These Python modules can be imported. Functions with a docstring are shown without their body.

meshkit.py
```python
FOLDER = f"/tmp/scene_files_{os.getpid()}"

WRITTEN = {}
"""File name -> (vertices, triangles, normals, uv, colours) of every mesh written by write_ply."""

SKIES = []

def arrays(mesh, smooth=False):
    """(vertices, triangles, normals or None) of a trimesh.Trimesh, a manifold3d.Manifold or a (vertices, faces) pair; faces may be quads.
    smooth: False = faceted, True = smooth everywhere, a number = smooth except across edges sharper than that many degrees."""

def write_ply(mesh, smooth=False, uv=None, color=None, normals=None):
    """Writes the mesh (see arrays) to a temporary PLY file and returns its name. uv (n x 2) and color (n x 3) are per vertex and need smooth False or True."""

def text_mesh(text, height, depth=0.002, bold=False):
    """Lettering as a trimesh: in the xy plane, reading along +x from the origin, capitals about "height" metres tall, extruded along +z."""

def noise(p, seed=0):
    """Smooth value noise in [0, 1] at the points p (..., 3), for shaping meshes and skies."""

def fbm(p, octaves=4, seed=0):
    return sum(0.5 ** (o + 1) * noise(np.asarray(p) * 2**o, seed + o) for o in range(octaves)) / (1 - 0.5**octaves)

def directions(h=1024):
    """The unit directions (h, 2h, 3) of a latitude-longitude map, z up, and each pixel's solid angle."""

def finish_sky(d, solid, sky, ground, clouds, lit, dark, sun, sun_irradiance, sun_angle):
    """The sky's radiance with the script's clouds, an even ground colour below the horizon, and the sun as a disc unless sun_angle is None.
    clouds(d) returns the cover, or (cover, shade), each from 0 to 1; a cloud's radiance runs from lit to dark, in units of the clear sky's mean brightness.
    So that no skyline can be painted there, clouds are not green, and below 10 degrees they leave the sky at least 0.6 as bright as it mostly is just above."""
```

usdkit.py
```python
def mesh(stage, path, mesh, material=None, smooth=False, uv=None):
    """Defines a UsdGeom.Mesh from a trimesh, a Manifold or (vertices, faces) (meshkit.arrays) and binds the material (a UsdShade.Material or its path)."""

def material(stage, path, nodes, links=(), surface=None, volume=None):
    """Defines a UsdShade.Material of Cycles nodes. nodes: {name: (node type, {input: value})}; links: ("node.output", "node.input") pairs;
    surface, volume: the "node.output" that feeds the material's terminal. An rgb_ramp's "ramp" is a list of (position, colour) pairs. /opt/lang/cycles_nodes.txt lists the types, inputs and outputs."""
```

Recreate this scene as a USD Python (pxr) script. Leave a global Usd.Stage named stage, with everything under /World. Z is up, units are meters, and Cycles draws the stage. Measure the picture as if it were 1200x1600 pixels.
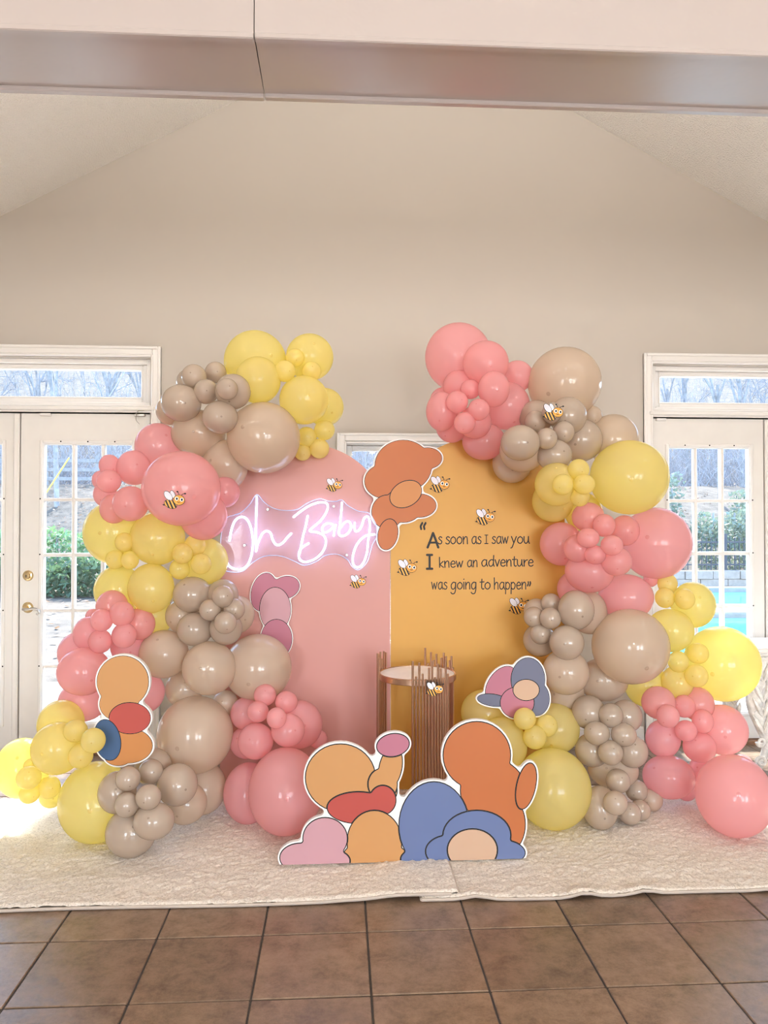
import math, random
import numpy as np, trimesh, shapely, manifold3d as m3
import shapely.geometry as sg, shapely.ops as so, shapely.affinity as sa
import usdkit, meshkit
from pxr import Usd, UsdGeom, UsdLux, UsdShade, Gf

stage = Usd.Stage.CreateInMemory()
UsdGeom.SetStageUpAxis(stage, 'Z')
rng = np.random.default_rng(7)
random.seed(7)

# ------------------------------------------------------------------ camera, sky, sun, lamps
FPX, EYE = 1200.0, np.array([0, 0, 1.37])
YAW, PITCH = math.atan(70 / 1200), math.atan(20 / 1200)
FWD = np.array([math.sin(YAW) * math.cos(PITCH), math.cos(YAW) * math.cos(PITCH), math.sin(PITCH)])
RGT = np.array([math.cos(YAW), -math.sin(YAW), 0.0])
UPV = np.cross(RGT, FWD)
cam = UsdGeom.Camera.Define(stage, '/World/camera')
cam.CreateHorizontalApertureAttr(36.0)
cam.CreateFocalLengthAttr(36.0 * FPX / 1200)
cam.CreateClippingRangeAttr((0.05, 400))
cam.AddTransformOp().Set(Gf.Matrix4d(*RGT, 0, *UPV, 0, *(-FWD), 0, *EYE, 1))
cam.CreateExposureAttr(1.2)

SUN_EL, SKY_K, SUN_I = 0.80, 0.27, 300.0
sky = usdkit.material(stage, '/World/Looks/sky', {
    's': ('sky_texture', {'sky_type': 'multiple_scattering', 'sun_disc': False, 'sun_elevation': SUN_EL, 'sun_rotation': 0.0, 'aerosol_density': 2.0}),
    'b': ('background_shader', {'strength': SKY_K})}, [('s.color', 'b.color')], surface='b.background')
dome = UsdLux.DomeLight.Define(stage, '/World/sky_dome')
dome.CreateIntensityAttr(1)
UsdShade.MaterialBindingAPI.Apply(dome.GetPrim()).Bind(sky)
sun = UsdLux.DistantLight.Define(stage, '/World/sun')
sun.CreateAngleAttr(5.0); sun.CreateIntensityAttr(SUN_I); sun.CreateColorAttr((1, .95, .86))
sun.AddRotateXYZOp().Set((-45, 0, -7))          # high over the woods, shining in through the doors

def rect_light(name, loc, size, rot, inten, col=(1, 1, 1)):
    l = UsdLux.RectLight.Define(stage, '/World/' + name)
    l.CreateWidthAttr(size[0]); l.CreateHeightAttr(size[1]); l.CreateIntensityAttr(inten); l.CreateColorAttr(col)
    l.AddTranslateOp().Set(loc); l.AddRotateXYZOp().Set(rot)
# light of three unseen windows behind the camera, placed to light the display
REAR, RWX = -4.2, (-2.1, 1.45, 2.95)
for i, x in enumerate(RWX):
    rect_light('unseen_window_light_%d' % i, (x, REAR - .12, 1.45), (1.3, 1.9), (90, 0, 0), 5.6, (1, .99, .975))
# lamp bulbs out of view, placed to light the room and balloons
def bulb(name, loc, r, inten, col=(1, .96, .90)):
    l = UsdLux.SphereLight.Define(stage, '/World/' + name)
    l.CreateRadiusAttr(r); l.CreateIntensityAttr(inten); l.CreateColorAttr(col); l.AddTranslateOp().Set(loc)
BULBS = []
for k in range(5):
    a = k * 2 * math.pi / 5 + .3
    BULBS.append((.35 + .34 * math.cos(a), -2.6 + .34 * math.sin(a), 2.52))
for k, b in enumerate(BULBS):
    bulb('unseen_bulb_light_%d' % k, (b[0], b[1], b[2] + .06), .042, 140.0)

SIDE = [(-2.2, -2.2, 2.42), (3.0, -2.2, 2.42)]  # unseen lamps, set wide apart behind the camera for the balloon highlights
for k, b in enumerate(SIDE): bulb('unseen_pendant_light_%d' % k, b, .05, 170.0)
# added fill bulbs, hidden on top of the beam, brighten the vault
FILL_GLOBES = [(.42 + (k - 2.5) * .78, 2.23, 3.12) for k in range(6)]
for k, g_ in enumerate(FILL_GLOBES): bulb('added_fill_bulb_%d' % k, g_, .07, 22.0, (1, .97, .93))

# ------------------------------------------------------------------ helpers
def ray(px, py): return FWD + RGT * (px - 600) / FPX + UPV * (800 - py) / FPX
def at(px, py, Y):
    d = ray(px, py); return EYE + d * (Y / d[1])
def on_floor(px, py, z=0.0):
    d = ray(px, py); return EYE + d * ((z - EYE[2]) / d[2])

USED = {}
def numbered(parent, name):
    n = USED.get((parent, name), 0); USED[(parent, name)] = n + 1
    return '%s/%s' % (parent, name if n == 0 else '%s_%03d' % (name, n))
def keys(p, label=None, cat=None, group=None, kind=None):
    for k, v in (('label', label), ('category', cat), ('group', group), ('kind', kind)):
        if v: p.SetCustomDataByKey(k, v)
    return p
def ppath(parent): return '/World' if parent is None else str(parent.GetPath())
def thing(name, label, cat, loc=(0, 0, 0), group=None, kind=None, rot=None):
    x = UsdGeom.Xform.Define(stage, numbered('/World', name))
    x.AddTranslateOp().Set(tuple(map(float, loc)))
    if rot is not None: x.AddRotateXYZOp().Set(rot)
    return keys(x.GetPrim(), label, cat, group, kind)
def cat_mesh(ms):
    V, F, n = [], [], 0
    for m in ms:
        v, f, _ = meshkit.arrays(m); V.append(v); F.append(f + n); n += len(v)
    return trimesh.Trimesh(np.vstack(V), np.vstack(F), process=False)
def obj(name, mesh, mat, parent=None, label=None, smooth=30, **kw):
    if isinstance(mesh, list): mesh = cat_mesh(mesh)
    p = usdkit.mesh(stage, numbered(ppath(parent), name), mesh, mat, smooth=smooth).GetPrim()
    return keys(p, label, **kw)
def copy_of(src, name, loc, label=None, group=None, rot=0, scale=1.0):
    x = UsdGeom.Xform.Define(stage, numbered('/World', name))
    x.GetPrim().GetReferences().AddInternalReference(src.GetPath())
    x.GetPrim().SetInstanceable(True)
    x.ClearXformOpOrder()
    x.AddTransformOp(opSuffix='place').Set(Gf.Matrix4d().SetScale(scale) * Gf.Matrix4d().SetRotate(Gf.Rotation((0, 0, 1), rot)) * Gf.Matrix4d().SetTranslate(Gf.Vec3d(*map(float, loc))))
    return keys(x.GetPrim(), label, None, group)
_cb = {}
def cbox(x0, x1, y0, y1, z0, z1, c=.003):
    s = np.array([x1 - x0, y1 - y0, z1 - z0]); c = min(c, s.min() * .45)
    h = s / 2; P = []
    for sx in (-1, 1):
        for sy in (-1, 1):
            for sz in (-1, 1):
                k = np.array([sx, sy, sz]) * h
                for a in range(3):
                    q = k.copy() - np.array([sx, sy, sz]) * c; q[a] = k[a]; P.append(q)
    P = np.array(P)
    key = 'hull'
    if key not in _cb:
        H = trimesh.convex.convex_hull(P + 0)
        # hull faces of the canonical chamfered box, in the order of P
        from scipy.spatial import cKDTree
        idx = cKDTree(P).query(H.vertices)[1]; _cb[key] = idx[H.faces]
    return trimesh.Trimesh(P + np.array([(x0 + x1) / 2, (y0 + y1) / 2, (z0 + z1) / 2]), _cb[key], process=False)
def tube(pts, r, n=8, closed=False, caps=True):
    pts = np.asarray(pts, float); N = len(pts); r = np.broadcast_to(np.asarray(r, float), (N,))
    if closed: t = np.roll(pts, -1, 0) - np.roll(pts, 1, 0)
    else: t = np.gradient(pts, axis=0)
    t /= np.maximum(np.linalg.norm(t, axis=1, keepdims=True), 1e-9)
    u = np.cross(t[0], [0, 0, 1.0]); u = np.cross(t[0], [1.0, 0, 0]) if np.linalg.norm(u) < .1 else u
    u /= np.linalg.norm(u); V = []
    a = np.arange(n) * 2 * math.pi / n
    for i in range(N):
        u = u - t[i] * (u @ t[i]); u /= max(np.linalg.norm(u), 1e-9); w = np.cross(t[i], u)
        V.append(pts[i] + r[i] * (np.cos(a)[:, None] * u + np.sin(a)[:, None] * w))
    V = np.vstack(V); F = []
    for i in range(N if closed else N - 1):
        j = (i + 1) % N
        for k in range(n):
            l = (k + 1) % n
            F += [[i * n + k, i * n + l, j * n + l], [i * n + k, j * n + l, j * n + k]]
    if not closed and caps:
        V = np.vstack([V, pts[0], pts[-1]])
        for k in range(n):
            l = (k + 1) % n
            F += [[N * n, l, k], [N * n + 1, (N - 1) * n + k, (N - 1) * n + l]]
    return trimesh.Trimesh(V, F, process=False)
def lathe(prof, n=24):
    prof = np.asarray(prof, float); a = np.arange(n) * 2 * math.pi / n
    V = np.vstack([[r * np.cos(a), r * np.sin(a), np.full(n, z)] for r, z in prof][i][j] for i in range(0) for j in range(0)) if 0 else \
        np.concatenate([np.stack([r * np.cos(a), r * np.sin(a), np.full(n, z)], 1) for r, z in prof])
    F = []
    for i in range(len(prof) - 1):
        for k in range(n):
            l = (k + 1) % n
            F += [[i * n + k, i * n + l, (i + 1) * n + l], [i * n + k, (i + 1) * n + l, (i + 1) * n + k]]
    return trimesh.Trimesh(V, F, process=False)
def move(m, loc=(0, 0, 0), R=None):
    m = m.copy()
    if R is not None: m.apply_transform(R)
    m.apply_translation(loc); return m
def rotm(deg, ax): return trimesh.transformations.rotation_matrix(math.radians(deg), ax)
def spline(pts, k=8, closed=False):
    P = np.asarray(pts, float)
    Q = np.vstack([P[-1:], P, P[:2]]) if closed else np.vstack([2 * P[0] - P[1], P, 2 * P[-1] - P[-2]])
    out = []
    for i in range(len(Q) - 3):
        a, b, c, d = Q[i:i + 4]
        for t in np.arange(k) / k:
            out.append(.5 * (2 * b + (c - a) * t + (2 * a - 5 * b + 4 * c - d) * t * t + (3 * b - a - 3 * c + d) * t ** 3))
    if not closed: out.append(P[-1])
    return np.array(out)
def extrude_xz(poly, y0, y1):
    """a shapely polygon in (x, z) made solid between y0 (front) and y1"""
    ms = []
    for g in getattr(poly, 'geoms', [poly]):
        if g.is_empty or g.geom_type != 'Polygon': continue
        m = trimesh.creation.extrude_polygon(g, y1 - y0, engine='earcut')
        v = m.vertices; m = trimesh.Trimesh(np.stack([v[:, 0], y1 - v[:, 2], v[:, 1]], 1), m.faces, process=False)
        ms.append(m)
    return cat_mesh(ms)
def poly_px(pts, Y, k=8):
    """an outline taken in the picture, at its own distance Y, as (x, z)"""
    return sg.Polygon([tuple(at(x, y, Y)[[0, 2]]) for x, y in spline(pts, k, True)]).buffer(0)
def ell(cx, cy, rx, ry, rot=0, n=40):
    return sa.rotate(sg.Polygon([(cx + rx * math.cos(t), cy + ry * math.sin(t)) for t in np.arange(n) * 2 * math.pi / n]), rot, (cx, cy))

# ------------------------------------------------------------------ materials
def S(c): 
    c = np.array(c, float) / 255
    return tuple(np.where(c < .04045, c / 12.92, ((c + .055) / 1.055) ** 2.4))
def mat(name, col, rough=.5, metal=0.0, bump=0.0, bscale=200.0, vary=0.0, vscale=4.0, coat=0.0, bdist=.002, spec=.5, extra=None):
    n = {'p': ('principled_bsdf', {'base_color': col, 'roughness': rough, 'metallic': metal, 'coat_weight': coat, 'specular_ior_level': spec, **(extra or {})}),
         'g': ('geometry', {})}
    L = []
    if vary:
        n['v'] = ('noise_texture', {'scale': vscale, 'detail': 5.0, 'roughness': .6})
        n['r'] = ('rgb_ramp', {'ramp': [(.3, tuple(np.array(col) * (1 - vary))), (.7, tuple(np.minimum(np.array(col) * (1 + vary), 1)))]})
        L += [('g.position', 'v.vector'), ('v.fac', 'r.fac'), ('r.color', 'p.base_color')]
    if bump:
        n['bn'] = ('noise_texture', {'scale': bscale, 'detail': 3.0}); n['b'] = ('bump', {'strength': bump, 'distance': bdist})
        L += [('g.position', 'bn.vector'), ('bn.fac', 'b.height'), ('b.normal', 'p.normal')]
    return usdkit.material(stage, '/World/Looks/' + name, n, L, surface='p.BSDF')
def plain(name, col, rough=.45, **k): return mat(name, col, rough, **k)

M_wall = mat('wall_paint', (.53, .478, .42), .75, bump=.15, bscale=260, bdist=.001)
M_trim = mat('trim_paint', (.80, .77, .735), .4)
M_door = mat('door_paint', (.76, .73, .69), .42, vary=.03, vscale=5)
M_ceil = mat('popcorn_ceiling', (.90, .86, .80), .95, bump=1.0, bscale=110, bdist=.012)
M_beam = mat('gloss_beam_paint', (.51, .455, .44), .36, bump=.2, bscale=14, bdist=.01, coat=1.0, extra={'coat_roughness': .22})
M_grout = mat('grout', (.06, .05, .045), .9, bump=.3)
M_dark = mat('dark_gap', (.03, .028, .025), .8)
M_brass = mat('brass', (.72, .55, .30), .25, 1.0)
M_steel = mat('satin_steel', (.55, .53, .50), .3, 1.0)
M_wood = mat('threshold_wood', (.25, .13, .07), .45, vary=.3, vscale=20)
M_black = mat('black_print', (.012, .011, .011), .55)
M_white = mat('white_foam', (.86, .85, .83), .6)
M_glass = usdkit.material(stage, '/World/Looks/pane_glass', {
    't': ('transparent_bsdf', {'color': (.97, .985, .99)}), 'g': ('glossy_bsdf', {'color': (1, 1, 1), 'roughness': .02}), 'f': ('fresnel', {'IOR': 1.45}),
    'c': ('math', {'math_type': 'minimum', 'value2': .10}), 'm': ('mix_closure', {})}, [('f.fac', 'c.value1'), ('c.value', 'm.fac'), ('t.BSDF', 'm.closure1'), ('g.BSDF', 'm.closure2')], surface='m.closure')
M_acryl = usdkit.material(stage, '/World/Looks/acrylic_glow_haze', {
    't': ('transparent_bsdf', {'color': (.95, .95, .98)}), 'g': ('glossy_bsdf', {'color': (1, 1, 1), 'roughness': .04}), 'f': ('fresnel', {'IOR': 1.25}),
    'd': ('diffuse_bsdf', {'color': (.85, .87, .95)}), 'c': ('math', {'math_type': 'minimum', 'value2': .10}), 'm': ('mix_closure', {}), 'm2': ('mix_closure', {'fac': .03})}, [('f.fac', 'c.value1'), ('c.value', 'm.fac'), ('t.BSDF', 'm.closure1'), ('g.BSDF', 'm.closure2'), ('m.closure', 'm2.closure1'), ('d.BSDF', 'm2.closure2')], surface='m2.closure')  # faint pale diffuse puts the haze of the tube glow into the plate
def latex(name, col, trans, tmix=.45, clear=.0, rough=.2):
    n = {'p': ('principled_bsdf', {'base_color': col, 'roughness': rough, 'specular_ior_level': .4, 'coat_weight': .9, 'coat_roughness': .02}),
         't': ('translucent_bsdf', {'color': trans}), 'm': ('mix_closure', {'fac': tmix})}
    L = [('p.BSDF', 'm.closure1'), ('t.BSDF', 'm.closure2')]
    out = 'm.closure'
    if clear:
        n['c'] = ('transparent_bsdf', {'color': trans}); n['m2'] = ('mix_closure', {'fac': clear})
        L += [('m.closure', 'm2.closure1'), ('c.BSDF', 'm2.closure2')]; out = 'm2.closure'
    return usdkit.material(stage, '/World/Looks/' + name, n, L, surface=out)
LATEX = {'y': latex('yellow_latex', (.95, .85, .47), (1.0, .92, .36), .62, .16),
         'p': latex('pink_latex', (.93, .56, .585), (1.0, .62, .615), .60, .08),
         't': latex('taupe_latex', (.56, .46, .37), (.86, .70, .54), .28),
         'b': latex('sand_latex', (.68, .57, .465), (.94, .79, .62), .42, .04)}
LATEX_TIP = {'y': latex('yellow_latex_tip', (.86, .70, .25), (.9, .76, .2), .4),
             'p': latex('pink_latex_tip', (.86, .42, .43), (.95, .45, .44), .4),
             't': latex('taupe_latex_tip', (.40, .31, .24), (.6, .45, .33), .2),
             'b': latex('sand_latex_tip', (.55, .43, .33), (.8, .6, .44), .3)}

# ------------------------------------------------------------------ room shell
WALL, CX, APEX, SLOPE, HALF = 4.70, .4165, 4.52, .532, 3.35
XL, XR = CX - HALF, CX + HALF
EAVE = APEX - SLOPE * HALF
gable = sg.Polygon([(XL, -.15), (XR, -.15), (XR, EAVE), (CX, APEX), (XL, EAVE)])
D1 = (-2.672, -1.140); D2 = (1.966, 3.405)          # door openings
DTOP, TR0, TR1 = 2.045, 2.085, 2.375                 # door head, transom opening
MWX, MWZ = (.045, .829), (.62, 1.865)
holes = [sg.box(D1[0], -.2, D1[1], DTOP), sg.box(D2[0], -.2, D2[1], DTOP), sg.box(D1[0], TR0, D1[1], TR1), sg.box(D2[0], TR0, D2[1], TR1), sg.box(MWX[0], MWZ[0], MWX[1], MWZ[1])]
obj('wall_back', extrude_xz(gable.difference(so.unary_union(holes)), WALL, WALL + .16), M_wall, smooth=False, label='tall off-white gable end wall behind the balloon garlands', cat='wall', kind='structure')
obj('wall_left', cbox(XL - .12, XL, REAR, WALL + .16, -.1, EAVE + .1), M_wall, label='plain off-white side wall left of the camera', cat='wall', kind='structure')
obj('wall_right', cbox(XR, XR + .12, REAR, WALL + .16, -.1, EAVE + .1), M_wall, label='plain off-white side wall right of the camera', cat='wall', kind='structure')
rh = [sg.box(x - .65, .5, x + .65, 2.4) for x in RWX]
obj('wall_rear', extrude_xz(gable.difference(so.unary_union(rh)), REAR - .1, REAR), M_wall, smooth=False, label='unseen off-white wall with three windows behind the camera', cat='wall', kind='structure')
cpoly = sg.Polygon([(XL - .12, EAVE - SLOPE * .12), (CX, APEX), (XR + .12, EAVE - SLOPE * .12), (XR + .12, EAVE + .1), (CX, APEX + .16), (XL - .12, EAVE + .1)])
obj('ceiling', extrude_xz(cpoly, REAR - .1, WALL + .16), M_ceil, smooth=False, label='vaulted cream popcorn ceiling sloping to both sides', cat='ceiling', kind='structure')

# glossy beam across the vault
BZ, BY0, BY1, BH = 2.700, 2.08, 2.385, .30
beam = thing('ceiling_beam', 'glossy painted beam crossing the vault above the camera', 'beam', kind='structure')
inside = sg.Polygon([(XL, 0), (XR, 0), (XR, EAVE), (CX, APEX), (XL, EAVE)])
xs = at(397, 57, BY0)[0]
for a, b, dz in ((XL, xs - .0012, 0), (xs + .0012, XR, .0015)):
    obj('board', extrude_xz(sg.box(a, BZ + dz, b, BZ + BH).intersection(inside), BY0, BY1), M_beam, beam, smooth=False)
    for y in (BY0 - .004, BY1 - .020):
        obj('edge_strip', cbox(a, b, y, y + .024, BZ - .012 + dz, BZ + .006, .003), M_beam, beam)

# floor of brown tiles
TP, GX, GY = .3487, .095, 2.606
M_tile = []
for k, c in enumerate(((.215, .142, .094), (.235, .155, .102), (.197, .129, .085))):
    n = {'g': ('geometry', {}), 'a': ('noise_texture', {'scale': 9.0 + k, 'detail': 9.0, 'roughness': .8, 'distortion': .15}), 'b': ('noise_texture', {'scale': 60.0, 'detail': 4.0}),
         'r': ('rgb_ramp', {'ramp': [(.30, tuple(np.array(c) * .62)), (.5, c), (.70, tuple(np.array(c) * 1.45))]}),
         'bp': ('bump', {'strength': .12, 'distance': .003}), 'rr': ('map_range', {'from_min': .3, 'from_max': .7, 'to_min': .22, 'to_max': .42}),
         'p': ('principled_bsdf', {'specular_ior_level': .6})}
    L = [('g.position', 'a.vector'), ('g.position', 'b.vector'), ('a.fac', 'r.fac'), ('r.color', 'p.base_color'), ('b.fac', 'bp.height'), ('bp.normal', 'p.normal'), ('a.fac', 'rr.value'), ('rr.result', 'p.roughness')]
    M_tile.append(usdkit.material(stage, '/World/Looks/brown_tile_%s' % 'abc'[k], n, L, surface='p.BSDF'))
floor = thing('floor', 'brown ceramic tile floor with dark grout lines', 'floor', kind='structure')
obj('grout_bed', cbox(XL, XR, REAR, WALL + .16, -.1, -.004), M_grout, floor, smooth=False)
rest = []
for j in range(-20, 8):
    for i in range(-10, 11):
        x0, x1 = GX + i * TP + .003, GX + (i + 1) * TP - .003
        y0, y1 = GY + (j - 1) * TP + .003, GY + j * TP - .003
        x0, x1, y0, y1 = max(x0, XL), min(x1, XR), max(y0, REAR), min(y1, WALL)
        if x1 - x0 < .02 or y1 - y0 < .02: continue
        t = cbox(x0, x1, y0, y1, -.008, float(rng.uniform(-.0008, .0004)), .0025)
        if j >= -4 and j <= 3: obj('tile', t, M_tile[int(rng.integers(3))], floor)
        else: rest.append(t)
obj('tiles', rest, M_tile[0], floor, kind='stuff')

# baseboards on the pieces of back wall between the openings
for a, b in ((XL, D1[0] - .075), (D1[1] + .075, D2[0] - .075), (D2[1] + .075, XR)):
    if b - a > .05: obj('baseboard_back', [cbox(a, b, WALL - .014, WALL, 0, .10, .002), cbox(a, b, WALL - .009, WALL, .10, .118, .003)], M_trim, label='painted baseboard along the back wall', cat='baseboard', kind='structure', group='baseboards of the back wall')

def frame(x0, x1, z0, z1, w, y0, y1, c=.003, bottom=True):
    ms = [cbox(x0, x0 + w, y0, y1, z0, z1, c), cbox(x1 - w, x1, y0, y1, z0, z1, c), cbox(x0 + w, x1 - w, y0, y1, z1 - w, z1, c)]
    if bottom: ms.append(cbox(x0 + w, x1 - w, y0, y1, z0, z0 + w, c))
    return ms

def door(name, label, x0, x1, gside, hw_side, hardware=True):
    d = thing(name, label, 'door', kind='structure')
    xm = (x0 + x1) / 2
    # casing around door and transom together, proud of the wall
    cz = 2.445
    obj('casing', frame(x0 - .066, x1 + .066, 0, cz, .052, WALL - .018, WALL + .01, .005, False) + frame(x0 - .066, x1 + .066, 0, cz, .018, WALL - .026, WALL, .004, False) + frame(x0 - .022, x1 + .022, 0, cz - .05, .014, WALL - .023, WALL, .004, False), M_trim, d)
    obj('jamb', frame(x0 - .016, x1 + .016, -.02, TR0 + .02, .016, WALL, WALL + .15, .002, False), M_trim, d)
    obj('head_rail', [cbox(x0 - .012, x1 + .012, WALL - .014, WALL + .12, DTOP, TR0, .004), cbox(x0 - .03, x1 + .03, WALL - .03, WALL, TR0 - .028, TR0 - .006, .004), cbox(x0 - .02, x1 + .02, WALL - .02, WALL, TR0 - .006, TR0 + .004, .003)], M_trim, d)
    obj('threshold', cbox(x0, x1, WALL - .03, WALL + .17, -.02, .022, .006), M_wood, d)
    for s in (0, 1):
        a, b = (x0 + .004, xm - .003) if s == 0 else (xm + .003, x1 - .004)
        g0, g1 = (a + .107, b - .080) if (gside > 0) == (s == 1) else (a + .080, b - .107)
        if s == hw_side[0]: g0, g1 = hw_side[1], hw_side[2]
        z0, z1 = .168, 1.878
        yf, yb = WALL + .012, WALL + .055
        leaf = sg.box(a, .028, b, DTOP - .006).difference(sg.box(g0 + .016, z0 + .016, g1 - .016, z1 - .016))
        lf = obj('leaf', extrude_xz(leaf, yf, yb), M_door, d, smooth=False)
        obj('glass_frame', frame(g0, g1, z0, z1, .020, yf - .010, yf + .002, .004) + frame(g0 + .014, g1 - .014, z0 + .014, z1 - .014, .012, yf - .004, yb, .003), M_trim, lf)
        i0, i1, k0, k1 = g0 + .024, g1 - .024, z0 + .024, z1 - .024
        for c in (1, 2):
            x = i0 + (i1 - i0) * c / 3; obj('muntin', cbox(x - .011, x + .011, yf, yb - .002, k0, k1, .005), M_trim, lf)
        for r in range(1, 5):
            z = k0 + (k1 - k0) * r / 5; obj('muntin', cbox(i0, i1, yf + .001, yb - .003, z - .011, z + .011, .005), M_trim, lf)
        for c in range(3):
            for r in range(5):
                obj('pane', cbox(i0 + (i1 - i0) * c / 3, i0 + (i1 - i0) * (c + 1) / 3, yf + .020, yf + .024, k0 + (k1 - k0) * r / 5, k0 + (k1 - k0) * (r + 1) / 5, .0005), M_glass, lf, smooth=False)
        sc = move(lathe([(0, .0015), (.003, .0015), (.0045, 0)], 10), R=rotm(90, [1, 0, 0]))
        for q in (.22, .5, .78): obj('screw', move(sc, (g0 + (g1 - g0) * q, yf - .010, z1 - .008)), M_dark, lf)
        for r in range(1, 5):
            for x in (g0 + .007, g1 - .007): obj('screw', move(sc, (x, yf - .010, k0 + (k1 - k0) * r / 5 + .004)), M_dark, lf)
        # dark strips behind the leaf gaps, coloured to put shade there
    obj('dark_gap_strip', [cbox(xm - .02, xm + .02, WALL + .056, WALL + .066, .03, DTOP - .005), cbox(x0, x1, WALL + .056, WALL + .066, DTOP - .02, DTOP)], M_dark, d)
    return d, xm

d1, xm1 = door('door_1', 'white double door with glazed leaf and brass handle left of the garland', D1[0], D1[1], -1, (1, -1.792, -1.224))
d2, xm2 = door('door_2', 'white double door with glazed leaves right of the garland', D2[0], D2[1], 1, (0, 2.046, 2.612))
obj('astragal', cbox(xm1 - .035, xm1 - .002, WALL - .006, WALL + .012, .03, DTOP - .01, .006), M_trim, d1)
obj('astragal', cbox(xm2 + .002, xm2 + .03, WALL - .006, WALL + .012, .03, DTOP - .01, .006), M_trim, d2)
yF = WALL + .012
dead = obj('deadbolt', move(lathe([(0, .03), (.014, .03), (.017, .026), (.019, .014), (.027, .011), (.031, .004), (.032, 0)], 28), (-1.856, yF, 1.066), rotm(90, [1, 0, 0])), M_brass, d1, 'round brass deadbolt')
obj('keyhole', cbox(-1.8585, -1.8535, yF - .032, yF - .029, 1.058, 1.074, .001), M_dark, dead)
rose = obj('handle', move(lathe([(0, .045), (.011, .045), (.012, .014), (.024, .012), (.031, .005), (.033, 0)], 28), (-1.856, yF, .876), rotm(90, [1, 0, 0])), M_brass, d1, 'brass handle with scrolled lever')
lv = spline([(-1.868, yF - .046, .872), (-1.845, yF - .05, .869), (-1.815, yF - .05, .874), (-1.79, yF - .05, .872), (-1.773, yF - .05, .860), (-1.770, yF - .05, .846), (-1.780, yF - .05, .840), (-1.787, yF - .05, .847)], 8)
obj('lever', tube(lv, np.linspace(.009, .0045, len(lv)), 10), M_steel, rose, 'scrolled satin lever')
for dd, hx in ((d1, -1.20), (d1, -1.755), (d2, 2.02)):
    obj('closer_bracket', [cbox(hx - .035, hx + .03, WALL - .006, WALL + .012, DTOP - .022, DTOP - .006, .003)] + ([tube(spline([(hx + .03, WALL - .012, DTOP + .012), (hx - .01, WALL - .02, DTOP + .006), (hx - .02, WALL - .014, DTOP - .04), (hx + .0, WALL - .01, DTOP - .07)], 5), .0022, 6)] if hx == -1.20 else []), M_trim if hx != -1.20 else M_steel, dd)

def transom(name, label, x0, x1):
    w = thing(name, label, 'window', kind='structure')
    obj('window_frame', frame(x0 - .002, x1 + .002, TR0, TR1, .03, WALL + .03, WALL + .14, .003), M_trim, w)
    obj('sash', frame(x0 + .028, x1 - .028, TR0 + .028, TR1 - .028, .032, WALL + .055, WALL + .10, .006) + frame(x0 + .056, x1 - .056, TR0 + .052, TR1 - .052, .012, WALL + .05, WALL + .09, .004), M_trim, w)
    obj('pane', cbox(x0 + .05, x1 - .05, WALL + .075, WALL + .08, TR0 + .05, TR1 - .05, .0005), M_glass, w, smooth=False)
transom('window_1', 'long low transom window above the left glazed door', *D1)
transom('window_2', 'long low transom window above the right glazed door', *D2)
w3 = thing('window_3', 'white window mostly hidden behind the two arched boards', 'window', kind='structure')
a, b = MWX; z0, z1 = MWZ
obj('casing', frame(a - .06, b + .06, z0 - .02, z1 + .066, .05, WALL - .018, WALL + .01, .005) + frame(a - .06, b + .06, z0 - .02, z1 + .066, .016, WALL - .026, WALL, .004) + frame(a - .014, b + .014, z0 - .01, z1 + .014, .012, WALL - .022, WALL, .003), M_trim, w3)
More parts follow.
